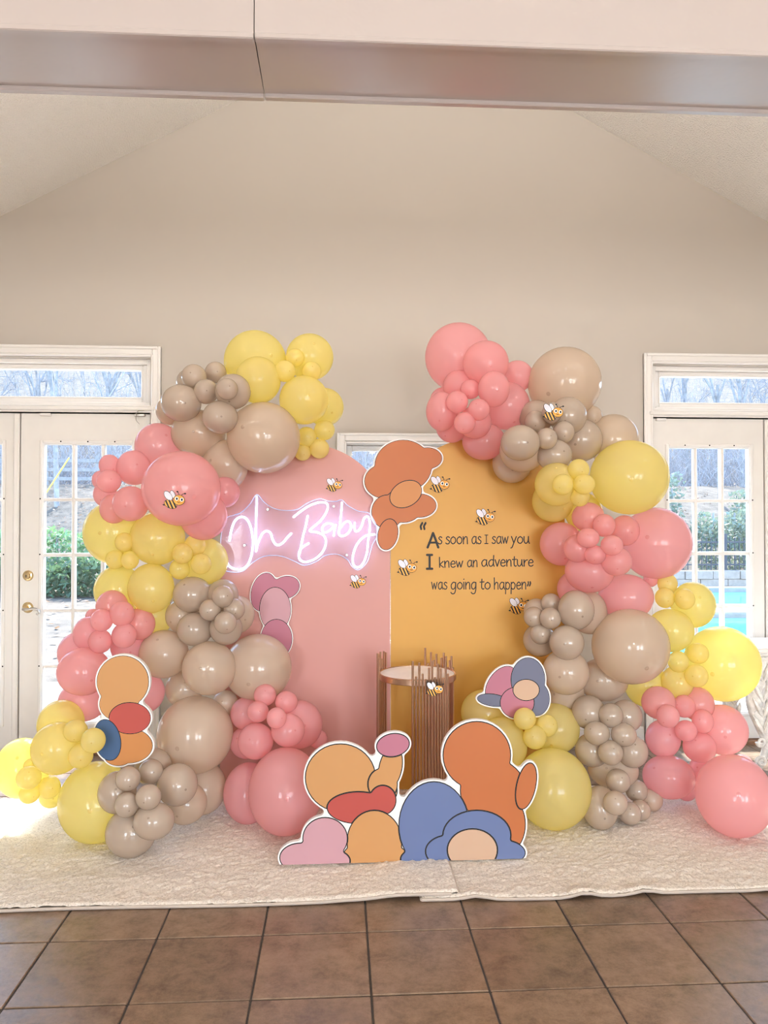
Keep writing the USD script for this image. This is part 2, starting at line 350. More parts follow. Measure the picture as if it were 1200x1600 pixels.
obj('sill', cbox(a - .08, b + .08, WALL - .06, WALL + .02, z0 - .04, z0 - .015, .006), M_trim, w3)
zm = (z0 + z1) / 2
for k0, k1, yy in ((z0, zm + .02, WALL + .05), (zm - .02, z1, WALL + .085)):
    s_ = obj('sash', frame(a, b, k0, k1, .035, yy, yy + .03, .004), M_trim, w3)
    for c in range(2):
        x = a + .035 + (b - a - .07) * c / 2; x2 = x + (b - a - .07) / 2
        obj('pane', cbox(x, x2, yy + .012, yy + .016, k0 + .035, k1 - .035, .0005), M_glass, s_, smooth=False)
    obj('muntin', cbox((a + b) / 2 - .01, (a + b) / 2 + .01, yy + .004, yy + .026, k0 + .035, k1 - .035, .004), M_trim, s_)
for i, x in enumerate(RWX):  # unseen windows, placed to light the display from behind the camera
    w = thing('window_%d' % (4 + i), '%s sash window with grid in the wall behind the camera' % ('left', 'middle', 'right')[i], 'window', kind='structure')
    obj('window_frame', frame(x - .65, x + .65, .5, 2.4, .05, REAR - .09, REAR + .015, .004), M_trim, w)
    obj('muntins', [cbox(x - .65 + 1.3 * c / 4 - .012, x - .65 + 1.3 * c / 4 + .012, REAR - .06, REAR - .03, .5, 2.4) for c in (1, 2, 3)] + [cbox(x - .65, x + .65, REAR - .062, REAR - .032, .5 + 1.9 * r / 6 - .012, .5 + 1.9 * r / 6 + .012) for r in range(1, 6)], M_trim, w)
ul = thing('added_fill_strip', 'added white strip of fill bulb holders hidden on top of the ceiling beam', 'lamp', (.42, 2.23, 3.004))  # added holder strip for the fill bulbs, out of view above the beam
obj('housing', cbox(-2.25, 2.25, -.05, .05, 0, .025, .004), M_white, ul)
for g_ in FILL_GLOBES: obj('bulb_holder', move(lathe([(0, 0), (.025, 0), (.02, .02), (0, .02)], 14), (g_[0] - .42, 0, .025)), M_brass, ul)
for side, (px_, py_, pz_) in zip(('left', 'right'), SIDE):
    pn = thing('unseen_pendant_lamp', 'unseen brass pendant lamp with a bare globe, behind the camera on the %s' % side, 'lamp', (px_, py_, pz_))
    ct = APEX - SLOPE * abs(px_ - CX) - pz_
    obj('stem', tube([(0, 0, .08), (0, 0, ct)], .006), M_brass, pn); obj('cap', lathe([(.05, .045), (.045, .07), (.012, .09), (0, .09)], 18), M_brass, pn)
# unseen ceiling lamp whose bulbs glint on the balloons
ch = thing('unseen_ceiling_lamp', 'five-arm brass ceiling lamp hanging behind the camera', 'lamp', (.35, -2.6, 2.35))
obj('stem', [tube([(0, 0, .05), (0, 0, APEX - 2.35)], .008), move(trimesh.creation.icosphere(2, .05), (0, 0, .05))], M_brass, ch)
for bx, by, bz in BULBS:
    e = np.array([bx - .35, by + 2.6, bz - 2.35])
    arm = obj('arm', tube(spline([(0, 0, .05), (e[0] * .5, e[1] * .5, -.03), (e[0] * .95, e[1] * .95, .03), (e[0], e[1], e[2])], 6), .006), M_brass, ch)
    obj('bulb_holder', move(lathe([(0, 0), (.018, 0), (.014, .02), (0, .02)], 14), (e[0], e[1], e[2] - .01)), M_white, arm)

# ------------------------------------------------------------------ the yard beyond the doors
M_lawn = mat('winter_lawn', (.15, .12, .09), .95, vary=.4, vscale=3.0, bump=.6, bscale=60, bdist=.02)
M_deck = mat('pool_deck_stone', (.30, .27, .24), .85, vary=.15, vscale=6)
M_pool = mat('pool_water', (.05, .30, .34), .08, bump=.15, bscale=6, bdist=.02)
M_cop = mat('pale_stone', (.33, .27, .22), .85, vary=.15, vscale=8, bump=.4, bscale=30, bdist=.01)
M_metal = mat('black_fence_metal', (.05, .05, .06), .5)
M_rail = mat('weathered_rail', (.25, .23, .22), .85, vary=.2, vscale=12)
M_bark = mat('grey_bark', (.28, .26, .25), .9, vary=.3, vscale=6)
M_twig = mat('pale_twig', (.30, .28, .28), .9, vary=.3, vscale=3)
def leafmat(name, c, tr):
    return usdkit.material(stage, '/World/Looks/' + name, {
        'o': ('geometry', {}), 'h': ('noise_texture', {'scale': 5.0, 'detail': 4.0}), 'r': ('rgb_ramp', {'ramp': [(.3, tuple(np.array(c) * .6)), (.7, tuple(np.array(c) * 1.4))]}),
        'd': ('principled_bsdf', {'roughness': .55}), 't': ('translucent_bsdf', {'color': tr}), 'm': ('mix_closure', {'fac': .3})},
        [('o.position', 'h.vector'), ('h.fac', 'r.fac'), ('r.color', 'd.base_color'), ('d.BSDF', 'm.closure1'), ('t.BSDF', 'm.closure2')], surface='m.closure')
M_hedge = leafmat('hedge_leaf', (.10, .17, .10), (.15, .25, .1))
M_hedge2 = leafmat('bright_hedge_leaf', (.20, .32, .18), (.25, .4, .15))
M_bush = leafmat('grey_green_leaf', (.24, .29, .23), (.25, .3, .2))
M_litter = leafmat('dry_leaf', (.36, .22, .15), (.4, .25, .15))

def ground_h(x, y):
    t = np.clip((y - 18.6) / 12.0, 0, 1)
    h = 3.0 * t * t * (3 - 2 * t) + np.clip(y - 30, 0, 16) * .06 + np.clip(y - 46, 0, 60) * .46
    return -.13 + h
gx, gy = np.meshgrid(np.linspace(-45, 45, 91), np.concatenate([np.linspace(4.86, 18, 28), np.linspace(18.5, 95, 90)]))
P = np.stack([gx, gy, ground_h(gx, gy) + np.where(gy > 19, .25, .02) * (meshkit.fbm(np.stack([gx, gy, gx * 0], -1) * .4) - .5)], -1)
pool = (3.4, 10.0, 7.6, 17.0)
inpool = (gx > pool[0] - .1) & (gx < pool[1] + .1) & (gy > pool[2] - .1) & (gy < pool[3] + .1)
P[..., 2] = np.where(inpool, -1.4, P[..., 2])
ny, nx = gx.shape
idx = np.arange(nx * ny).reshape(ny, nx)
q = np.stack([idx[:-1, :-1], idx[:-1, 1:], idx[1:, 1:], idx[1:, :-1]], -1).reshape(-1, 4)
obj('ground', (P.reshape(-1, 3), q), M_lawn, smooth=True, label='straw-coloured winter lawn and leafy bank beyond the doors', cat='ground', kind='structure')
obj('patio', cbox(-4, 11, 4.87, 7.25, -.16, -.07, .01), M_deck, label='pale stone patio just outside the doors', cat='patio', kind='structure')
pl = thing('swimming_pool', 'turquoise swimming pool behind the right glazed door', 'pool', kind='structure')
obj('water', cbox(pool[0], pool[1], pool[2], pool[3], -1.3, -.16, .001), M_pool, pl)
x0, x1, y0, y1 = pool
for bx in ((x0 - .35, x1 + .35, y0 - .35, y0), (x0 - .35, x1 + .35, y1, y1 + .35), (x0 - .35, x0, y0, y1), (x1, x1 + .35, y0, y1)):
    obj('coping', cbox(*bx, -.35, -.06, .02), M_deck, pl)
obj('spa_wall', cbox(x0, x1, 12.3, 13.1, -.4, -.07, .03), M_cop, pl)
rw = thing('stone_retaining_wall', 'low pale stone retaining wall behind the swimming pool', 'retaining_wall', kind='structure')  # low retaining wall at the far side of the pool
k = 0
for r in range(2):
    for i in range(17):
        xx = 1.2 + i * .68 + (r % 2) * .3
        obj('stone', cbox(xx, xx + .672, 18.0 + rng.uniform(-.02, .02), 18.4, -.14 + r * .2, .058 + r * .2, .012), M_cop, rw)
fz = thing('metal_fence', 'black metal picket fence behind the swimming pool', 'fence')
for z in (.36, .92): obj('rail', cbox(1.3, 12.4, 18.66, 18.69, z, z + .035), M_metal, fz)
for i in range(93):
    x = 1.35 + i * .12
    if i % 23 == 0: obj('post', cbox(x - .035, x + .035, 18.64, 18.71, .2, 1.15, .005), M_metal, fz)
    else: obj('picket', cbox(x - .009, x + .009, 18.665, 18.685, .25, 1.05, .002), M_metal, fz)
rf = thing('rail_fence', 'weathered three-rail wooden fence at the top of the bank', 'fence')
for i in range(10):
    x = -17 + i * 1.9; obj('post', cbox(x - .07, x + .07, 30.4, 30.54, 2.7, 4.05, .01), M_rail, rf)
for z in (3.15, 3.5, 3.85):
    for i in range(9): obj('rail', cbox(-17 + i * 1.9, -17 + (i + 1) * 1.9, 30.36, 30.40, z - .07, z + .07, .01), M_rail, rf)
gw = np.array([at(108, 715, 17.0), at(76, 764, 17.0)]); gd = gw[0] - gw[1]
gwire = thing('guy_wire', 'guy wire with a bright yellow plastic sleeve seen through the left door', 'wire')
obj('sleeve', tube([gw[1] - gd * .25, gw[0]], .018, 8), mat('yellow_sleeve', (.80, .62, .10), .5), gwire)
obj('cable', tube([gw[1] - gd * 1.45, gw[1] + gd * 6], .008, 6), M_steel, gwire)

def leaf_cloud(pts, size, seed, flat=.0):
    r = np.random.default_rng(seed); n = len(pts)
    u = r.normal(size=(n, 3)); u[:, 2] *= 1 - flat; u /= np.linalg.norm(u, axis=1, keepdims=True)
    w = np.cross(u, r.normal(size=(n, 3)) + [0, 0, flat * 6]); w /= np.linalg.norm(w, axis=1, keepdims=True)
    s = size * r.uniform(.6, 1.3, (n, 1))
    V = np.stack([pts - u * s, pts + w * s * .45, pts + u * s, pts - w * s * .45], 1).reshape(-1, 3)
    return V, np.arange(4 * n).reshape(n, 4)
def hedge(name, label, x0, x1, y0, y1, z0, z1, n, m, seed, cat='hedge', size=.07):
    r = np.random.default_rng(seed)
    p = r.uniform(size=(n, 3)); p = p ** np.where(r.uniform(size=(n, 3)) < .5, .6, 1.0)
    X = x0 + (x1 - x0) * r.uniform(size=n)
    top = z1 - .3 * (z1 - z0) * meshkit.noise(np.stack([X * 1.7, X * 0, X * 0 + seed], -1))
    pts = np.stack([X, y0 + (y1 - y0) * p[:, 1], z0 + (top - z0) * p[:, 2]], 1)
    h = thing(name, label, cat)
    obj('foliage', leaf_cloud(pts, size, seed), m, h, smooth=False, kind='stuff')
    st = [tube([(x, (y0 + y1) / 2, z0 - .1), (x + r.uniform(-.1, .1), (y0 + y1) / 2, z0 + (z1 - z0) * .8)], .025, 5) for x in np.arange(x0 + .3, x1, .7)]
    obj('stems', st, M_bark, h, kind='stuff')
hedge('hedge', 'dark clipped hedge in the yard through the left door', -9.5, -2.2, 16.0, 16.9, -.13, .78, 9000, M_hedge, 1)
hedge('hedge', 'brighter green taller hedge behind the dark clipped hedge', -10, -2.0, 17.1, 17.9, -.13, 1.40, 9000, M_hedge2, 2)
for i in range(9):
    x = 1.0 + i * 1.55; y = 19.6 + (i % 3) * .9; z = float(ground_h(x, y))
    hedge('bush', '%s grey-green wild bush from the left on the slope behind the pool fence' % ('first', 'second', 'third', 'fourth', 'fifth', 'sixth', 'seventh', 'eighth', 'ninth')[i], x - .9, x + .9, y - .6, y + .6, z, z + 2.2 + .5 * (i % 2), 2600, M_bush, 20 + i, 'bush', .075)
for p in stage.GetPrimAtPath('/World').GetChildren():
    if p.GetName().startswith('bush'): p.SetCustomDataByKey('group', 'bushes behind the pool fence')
r = np.random.default_rng(5); n = 9000
lx, ly = r.uniform(-14, 14, n), 5.2 + 26 * r.uniform(size=n) ** .8
keep = ~((lx > pool[0] - .4) & (lx < pool[1] + .4) & (ly > pool[2] - .4) & (ly < pool[3] + .4)) & ((ly > 9) | (r.uniform(size=n) < .35))
lp = np.stack([lx, ly, ground_h(lx, ly) + .03], 1)[keep]
lp[:, 2] = np.maximum(lp[:, 2], np.where((lp[:, 1] < 7.3) & (lp[:, 0] > -4) & (lp[:, 0] < 11), -.06, -9))
obj('leaf_litter', leaf_cloud(lp, .065, 9, .85), M_litter, smooth=False, label='dry brown leaves scattered over the lawn and bank', cat='leaves', kind='stuff')

def tree_mesh(seed):
    r = np.random.default_rng(seed); trunk, twig = [], []
    def grow(p, d, L, rad, lev):
        q1 = p + d * L * .5 + r.normal(size=3) * L * .05; q2 = q1 + (d + r.normal(size=3) * .15) * L * .5
        (trunk if lev < 2 else twig).append(tube([p, q1, q2], [rad, rad * .8, rad * .6], 5 if lev < 2 else 3, caps=False))
        if lev >= 5: return
        for k in range(3 if lev < 4 else 4):
            a = r.normal(size=3); a -= d * (a @ d); a /= np.linalg.norm(a)
            nd = d * .75 + a * r.uniform(.45, .85) + np.array([0, 0, .12]); nd /= np.linalg.norm(nd)
            grow(p + (q2 - p) * r.uniform(.55, 1.0), nd, L * r.uniform(.58, .75), rad * .5, lev + 1)
    grow(np.zeros(3), np.array([r.normal() * .05, r.normal() * .05, 1.0]), 4.2, .17, 0)
    out = cat_mesh(trunk), cat_mesh(twig)
    for m in out: m.vertices[:, :2] *= .5
    return out
TL = 'bare grey winter tree in the woods beyond the yard'
protos = []
r = np.random.default_rng(11)
spots = []
for row, (yy, step) in enumerate(((33, 2.9), (37, 3.0), (42, 3.1), (47, 3.3))):
    x = -24.0 + row
    while x < 34:
        spots.append((x + r.uniform(-.8, .8), yy + r.uniform(-1.5, 1.5))); x += step
spots += [(10.0, 24.0), (13.5, 26.5), (7.0, 27.0), (16.5, 25), (-9.5, 26.5), (-12.5, 28.0)]
for i, (x, y) in enumerate(spots):
    z = float(ground_h(x, y)) - .1
    if i < 4:
        t = thing('bare_tree', TL, 'tree', (x, y, z), 'bare trees of the woods')
        tk, tw = tree_mesh(100 + i)
        b_ = obj('trunk', tk, M_bark, t); obj('twigs', tw, M_twig, b_, smooth=False)
        protos.append(t)
    else:
        copy_of(protos[i % 4], 'bare_tree', (x, y, z), TL, 'bare trees of the woods', float(r.uniform(0, 360)), float(r.uniform(.8, 1.25)))

r = np.random.default_rng(31); tw = []
for i in range(7000):
    x, y = r.uniform(-24, 30), 31.5 + 30 * r.uniform() ** 1.5
    L = r.uniform(1.0, 3.2); z = float(ground_h(x, y)); d = r.normal(size=3) * [.45, .3, .3] + [0, 0, 1]
    p = np.array([x, y, z]); tw.append(tube([p, p + d * L * .5, p + (d + r.normal(size=3) * .3) * L], [.02, .014, .006], 3, caps=False))
obj('undergrowth', tw, M_twig, smooth=False, label='tangle of bare twiggy undergrowth below the woods', cat='undergrowth', kind='stuff')

# ------------------------------------------------------------------ rugs
M_rug = None
n_ = {'g': ('geometry', {}), 'a': ('noise_texture', {'scale': 120.0, 'detail': 4.0, 'roughness': .7}), 'c': ('noise_texture', {'scale': 9.0, 'detail': 3.0}),
      'r': ('rgb_ramp', {'ramp': [(.32, (.50, .43, .36)), (.50, (.80, .72, .63)), (.72, (.90, .84, .76))]}), 'b': ('bump', {'strength': .7, 'distance': .006}),
      'p': ('principled_bsdf', {'roughness': .95, 'sheen_weight': .25, 'sheen_roughness': .6})}
M_rug = usdkit.material(stage, '/World/Looks/rug_pile', n_, [('g.position', 'a.vector'), ('a.fac', 'r.fac'), ('r.color', 'p.base_color'), ('a.fac', 'b.height'), ('b.normal', 'p.normal')], surface='p.BSDF')
M_bind = mat('rug_binding', (.55, .47, .40), .9, bump=.5, bscale=300)
def rug(label, x0, x1, y0f, y1, zf, lift, seed):
    step = .0065
    X = np.arange(x0, x1 + step / 2, step)
    nY = int((y1 - 2.8) / step); T = np.linspace(0, 1, nY)
    # finer towards the front
    fr = y0f(X)
    gX = np.broadcast_to(X, (nY, len(X))); gY = fr[None, :] + (y1 - fr[None, :]) * T[:, None]
    base = zf(X)[None, :] + lift(X)[None, :] * np.exp(-((gY - fr[None, :]) / .05) ** 2)
    pile = meshkit.noise(np.stack([gX * 75, gY * 75, gX * 0 + seed], -1), seed) * .007 + meshkit.noise(np.stack([gX * 28, gY * 28, gX * 0], -1), seed + 3) * .004 + meshkit.noise(np.stack([gX * 3, gY * 9, gX * 0], -1), seed + 4) * .008
    edge = np.minimum(1, np.minimum((gY - fr[None, :]) / .010, np.minimum((gX - x0) / .012, (x1 - gX) / .012)))
    Z = base + .010 + pile - (1 - np.clip(edge, 0, 1)) ** 2 * .008
    V = np.stack([gX, gY, Z], -1).reshape(-1, 3)
    ny, nx = gX.shape; idx = np.arange(nx * ny).reshape(ny, nx)
    q = np.stack([idx[:-1, :-1], idx[:-1, 1:], idx[1:, 1:], idx[1:, :-1]], -1).reshape(-1, 4)
    rg = thing('rug', label, 'rug', (0, 0, 0))
    obj('pile', (V, q), M_rug, rg, smooth=True, kind='stuff')
    j = np.arange(0, len(X), 6)
    fz = zf(X) + lift(X)
    obj('binding', tube(np.stack([X[j], fr[j] - .001, fz[j] + .006], 1), .0062, 6), M_bind, rg)
    for xx in (x0, x1):
        obj('binding', tube(np.stack([np.full(30, xx), np.linspace(float(y0f(np.array([xx]))[0]), y1, 30), np.full(30, float(zf(np.array([xx]))[0]) + .006)], 1), .0062, 6), M_bind, rg)
    obj('backing', (np.vstack([np.stack([X[j], fr[j], fz[j] - 0], 1), np.stack([X[j], fr[j], fz[j] + .008], 1), np.stack([X[j], np.full(len(j), y1), zf(X)[j]], 1)]),
                    np.array([[a, a + 1, len(j) + a + 1, len(j) + a] for a in range(len(j) - 1)] + [[a + 1, a, 2 * len(j) + a, 2 * len(j) + a + 1] for a in range(len(j) - 1)])), M_bind, rg)
bumpf = lambda X, c, w, h: h * np.exp(-((X - c) / w) ** 2)
rug('cream shag rug on the left, its right edge lapping over the other rug', -2.75, .437, lambda X: 2.806 + .006 * np.sin(X * 5) - .012 * np.clip(X, 0, 1), 3.92,
    lambda X: .002 + .016 * np.clip((X - .05) / .15, 0, 1), lambda X: bumpf(X, .03, .06, .004), 1)
rug('cream shag rug on the right with a wavy front edge', .30, 3.3, lambda X: 2.793 + .008 * np.sin(X * 6) + .006 * np.clip(X - .8, 0, 1) , 3.92,
    lambda X: .002 + 0 * X, lambda X: bumpf(X, .50, .05, .012) + bumpf(X, .90, .05, .015) + bumpf(X, 1.13, .05, .012) + bumpf(X, 1.6, .05, .006), 2)

# ------------------------------------------------------------------ arched boards
M_pinkb = mat('pink_board', (.60, .29, .26), .5, vary=.02, vscale=3)
M_goldb = mat('golden_board', (.64, .34, .065), .5, vary=.02, vscale=3)
ARCH = 3.880
def arch_poly(cx, rad, z1):
    p = [(cx - rad, 0.0)] + [(cx + rad * math.cos(t), z1 - rad + rad * math.sin(t)) for t in np.linspace(math.pi, 0, 48)] + [(cx + rad, 0.0)]
    return sg.Polygon(p)
def arch_board(label, m, cx, rad, z1, y):
    t = thing('arched_board', label, 'backdrop board', (0, 0, 0), kind='thing')
    pol = sa.translate(arch_poly(cx, rad, z1), 0, .026)
    obj('face_panel', extrude_xz(pol, y, y + .006), m, t, smooth=False)
    obj('core', extrude_xz(pol.buffer(-.001), y + .006, y + .022), M_white, t, smooth=False)
    obj('foot_brace', [cbox(cx - .02, cx + .02, y + .022, y + .30, .03, .06), tube([(cx, y + .03, .9), (cx, y + .29, .05)], .01, 6)], M_white, t)
    return t
pink_arch = arch_board('tall dusty-pink arched board behind the glowing sign', M_pinkb, -.167, .425, 1.752, ARCH + .006)
gold_arch = arch_board('tall golden-yellow arched board printed with the quotation', M_goldb, .708, .448, 1.786, ARCH)

# hand-drawn lettering: each glyph is a few pen strokes on a grid where the small letters are one unit tall
arc_n = [(.1, .5), (.28, .88), (.5, 1.0), (.66, .8), (.70, 0)]
bowl = [(.76, .92), (.42, 1.0), (.10, .62), (.16, .14), (.42, .0), (.70, .3), (.78, .95)]
G = {'a': ([bowl, [(.78, .97), (.77, .4), (.90, .0)]], 1.0), 's': ([[(.60, .88), (.36, 1.0), (.12, .80), (.34, .55), (.60, .34), (.48, .04), (.20, .0), (.04, .12)]], .72),
     'o': ([[(.45, 1), (.12, .72), (.10, .25), (.44, 0), (.78, .3), (.76, .76), (.45, 1)]], .95), 'n': ([[(.06, 1), (.10, 0)], arc_n], .88),
     'w': ([[(.02, 1), (.24, .02)], [(.24, .02), (.48, .85)], [(.48, .85), (.70, .02)], [(.70, .02), (.98, 1)]], 1.1), 'y': ([[(.04, 1), (.36, .12)], [(.74, 1), (.38, .1), (.12, -.55), (-.06, -.66)]], .85),
     'u': ([[(.06, 1), (.08, .3), (.32, 0), (.62, .3), (.70, 1)], [(.70, 1), (.72, .3), (.84, 0)]], .95), 'k': ([[(.08, 1.6), (.10, 0)], [(.62, .95), (.12, .45)], [(.12, .45), (.66, 0)]], .78),
     'e': ([[(.12, .5), (.70, .58), (.62, .92), (.36, 1), (.10, .62), (.18, .12), (.48, 0), (.74, .16)]], .88), 'd': ([bowl, [(.80, 1.65), (.76, .4), (.86, .0)]], .98),
     'v': ([[(.02, 1), (.32, 0)], [(.32, 0), (.64, 1)]], .74), 't': ([[(.30, 1.45), (.26, .3), (.44, 0), (.58, .08)], [(.02, 1.02), (.60, 1.06)]], .68),
     'r': ([[(.06, 1), (.10, 0)], [(.10, .5), (.30, .88), (.58, .96)]], .64), 'g': ([bowl, [(.78, .97), (.76, 0), (.60, -.58), (.26, -.68), (.04, -.48)]], .98),
     'i': ([[(.10, 1), (.12, 0)], [(.10, 1.42), (.12, 1.46)]], .32), 'h': ([[(.08, 1.65), (.10, 0)], arc_n], .88), 'p': ([[(.10, 1), (.06, -.68)], [(.10, .75), (.42, 1), (.74, .62), (.60, .10), (.30, .0), (.10, .2)]], .90),
     'I': ([[(.32, 1.5), (.32, 0)], [(.04, 1.5), (.60, 1.5)], [(.02, 0), (.62, 0)]], .84), 'A': ([[(.0, -.02), (.30, .85), (.50, 1.5)], [(.50, 1.5), (.72, .85), (.98, -.02)], [(.16, .48), (.84, .50)]], 1.12)}
G['B1'] = ([[(.22, 1.5), (.08, 1.3), (.12, 1.12)], [(.52, 1.5), (.38, 1.3), (.42, 1.12)]], .6)
G['B2'] = ([[(.16, 1.5), (.20, 1.35), (.06, 1.1)], [(.46, 1.5), (.50, 1.35), (.36, 1.1)]], .6)
def strokes(text, pen):
    x, out = 0.0, []
    for c in text:
        if c == ' ': x += .50; continue
        ls, adv = G[c]
        for l in ls:
            p = spline(l, 6) if len(l) > 2 else np.array(l)
            out.append(sg.LineString([(x + a, b) for a, b in p]).buffer(pen))
        x += adv
    return so.unary_union(out), x
qz = (600, 780, 4.2857)                       # the crop that the lettering was measured in
def qpt(u, v): return at(qz[0] + u / qz[2], qz[1] + v / qz[2], ARCH)
M_ink = M_black
def letter_line(text, u0, u1, vbase, vx, pen=.075, tall=None):
    g, w = strokes(text, pen)
    p0, p1, pv = qpt(u0, vbase), qpt(u1, vbase), qpt(u0, vbase - vx)
    sx, sz = (p1[0] - p0[0]) / (w - .1), (pv[2] - p0[2])
    g = sa.affine_transform(g, [sx, 0, 0, sz, p0[0], (p0[2] + p1[2]) / 2])
    obj('lettering', extrude_xz(g, ARCH - .0012, ARCH + .001), M_ink, gold_arch, smooth=False)
letter_line('s', 362, 388, 299, 48)
letter_line('soon', 412, 562, 299, 48); letter_line('as', 586, 650, 298, 48); letter_line('I', 674, 700, 297, 38); letter_line('saw', 722, 832, 296, 46); letter_line('you', 852, 974, 296, 46)
letter_line('A', 292, 366, 322, 64, .105); letter_line('I', 286, 330, 466, 62, .12)
letter_line('knew', 368, 528, 456, 42); letter_line('an', 556, 626, 453, 44); letter_line('adventure', 651, 1000, 449, 44)
letter_line('was', 318, 422, 602, 46); letter_line('going', 446, 620, 602, 46); letter_line('to', 642, 712, 602, 46); letter_line('happen', 735, 952, 602, 46)
def quote(kind, u0, v0, u1):
    g, w = strokes([kind], .085); p0, p1 = qpt(u0, v0), qpt(u1, v0); s = (p1[0] - p0[0]) / .6
    obj('lettering', extrude_xz(sa.affine_transform(g, [s, 0, 0, s * 1.35, p0[0], p0[2]]), ARCH - .0012, ARCH + .001), M_ink, gold_arch, smooth=False)
quote('B1', 240, 310, 284); quote('B2', 958, 650, 986)

# ------------------------------------------------------------------ glowing sign
NEON_I = 3.8
M_neon = usdkit.material(stage, '/World/Looks/neon_tube', {'e': ('emission', {'color': (.50, .64, 1.0), 'strength': NEON_I})}, surface='e.emission')
M_lit_edge = usdkit.material(stage, '/World/Looks/pale_lit_edge', {'p': ('principled_bsdf', {'base_color': (.8, .82, .95), 'roughness': .3}), 't': ('translucent_bsdf', {'color': (.85, .87, 1)}), 'm': ('mix_closure', {'fac': .5})}, [('p.BSDF', 'm.closure1'), ('t.BSDF', 'm.closure2')], surface='m.closure')  # pale bluish colour stands in for light glowing along the plate rim
SIGN = 3.845
npt = lambda u, v: (340 + u / 4.2857, 740 + v / 4.2857)
sign = thing('neon_sign', 'white glowing script sign on a clear plate in front of the pink arched board', 'neon sign')
outline = [(60, 300), (110, 278), (160, 258), (215, 205), (262, 140), (310, 190), (370, 230), (440, 246), (530, 240), (600, 197), (680, 168), (740, 183), (790, 186), (832, 176), (870, 212), (940, 250), (1010, 262), (1040, 300), (1062, 350), (1066, 420), (1040, 470), (1022, 530), (1000, 595), (945, 645), (900, 622), (868, 575), (800, 540), (720, 550), (660, 590), (580, 615), (520, 590), (450, 560), (380, 548), (300, 558), (230, 600), (170, 652), (100, 660), (40, 640), (20, 560), (25, 400)]
pp = poly_px([npt(*p) for p in outline], SIGN, 5)
obj('backing_plate', extrude_xz(pp, SIGN, SIGN + .005), M_acryl, sign, smooth=False)
ring = np.array(pp.exterior.coords)[:-1]
obj('plate_edge', tube(np.stack([ring[:, 0], np.full(len(ring), SIGN + .0025), ring[:, 1]], 1), .0028, 6, closed=True), M_lit_edge, sign, 'pale lit rim of the plate')
LET = [[[(80, 448), (92, 380), (115, 318), (155, 290), (195, 305), (222, 360), (235, 440), (230, 530), (205, 605), (165, 638), (120, 640), (80, 622), (60, 590)]],
       [[(262, 155), (258, 300), (255, 410), (257, 520)], [(257, 520), (272, 460), (300, 402), (330, 385), (355, 400), (368, 440), (385, 470), (410, 478), (440, 460), (465, 430), (492, 402)]],
       [[(510, 290), (560, 250), (620, 212), (680, 193), (725, 196), (738, 222), (725, 265), (690, 315), (650, 350), (616, 383), (660, 392), (705, 410), (725, 445), (718, 495), (690, 540), (645, 575), (590, 592), (555, 580), (543, 550), (552, 512), (575, 488), (608, 468)], [(603, 285), (590, 350), (572, 420), (556, 500), (549, 535)]],
       [[(786, 358), (765, 338), (730, 335), (703, 358), (702, 385), (722, 394), (750, 380), (775, 357), (790, 345)], [(792, 345), (782, 380), (778, 415)]],
       [[(833, 195), (828, 260), (820, 330), (812, 400), (830, 418), (862, 408), (888, 378), (893, 342), (875, 320), (845, 332), (824, 362)]],
       [[(918, 330), (915, 362), (925, 385), (945, 380), (965, 350), (980, 302), (1003, 287), (1017, 312), (1018, 380), (1008, 450), (1000, 530), (975, 600), (940, 628), (910, 610), (905, 560), (925, 490), (960, 440), (1000, 414), (1050, 408)]]]
for letter in LET:
    ms = []
    for st in letter:
        p3 = np.array([at(*npt(u, v), SIGN - .010) for u, v in spline(st, 7)])
        ms.append(tube(p3, .0056, 10))
        for e in (p3[0], p3[-1]): ms.append(move(trimesh.creation.icosphere(1, .0056), e))
    obj('letter', ms, M_neon, sign)
for u, v in ((336, 240), (777, 220), (865, 545), (180, 480)):
    p = at(*npt(u, v), SIGN)
    obj('standoff', move(lathe([(0, -.006), (.006, -.006), (.007, -.002), (.007, .032), (0, .032)], 14), p, rotm(-90, [1, 0, 0])), M_steel, sign)

# ------------------------------------------------------------------ balloon garlands
def balloon_meshes():
    th = np.concatenate([np.linspace(.055, 2.55, 30), np.linspace(2.62, math.pi - .05, 8)])
    prof = []
    for t in th:
        r_, z_ = math.sin(t), math.cos(t)
        if t > 2.3: z_ -= .10 * ((t - 2.3) / (math.pi - 2.3)) ** 2
        prof.append((r_, z_))
    skin = lathe(prof[::-1], 44)
    tip = lathe([(.060, .9980), (.045, 1.0008), (.024, 1.0035), (0, 1.0045)], 20)
    knot = cat_mesh([lathe([(.05, -1.12), (.042, -1.15), (.03, -1.17)][::-1] + [], 14), move(trimesh.creation.torus(.035, .018, 14, 8), (0, 0, -1.18)), lathe([(.05, -1.26), (.045, -1.24), (.02, -1.19)], 14)])
    return skin, tip, knot
BM = balloon_meshes()
COLN = {'y': 'yellow', 'p': 'pink', 't': 'taupe', 'b': 'sand-beige'}
PLACED, PROTO = [], {}
ZMIN = .016
def size_word(r): return 'small' if r < 22.6 else 'medium' if r < 34 else 'large' if r < 46 else 'giant'
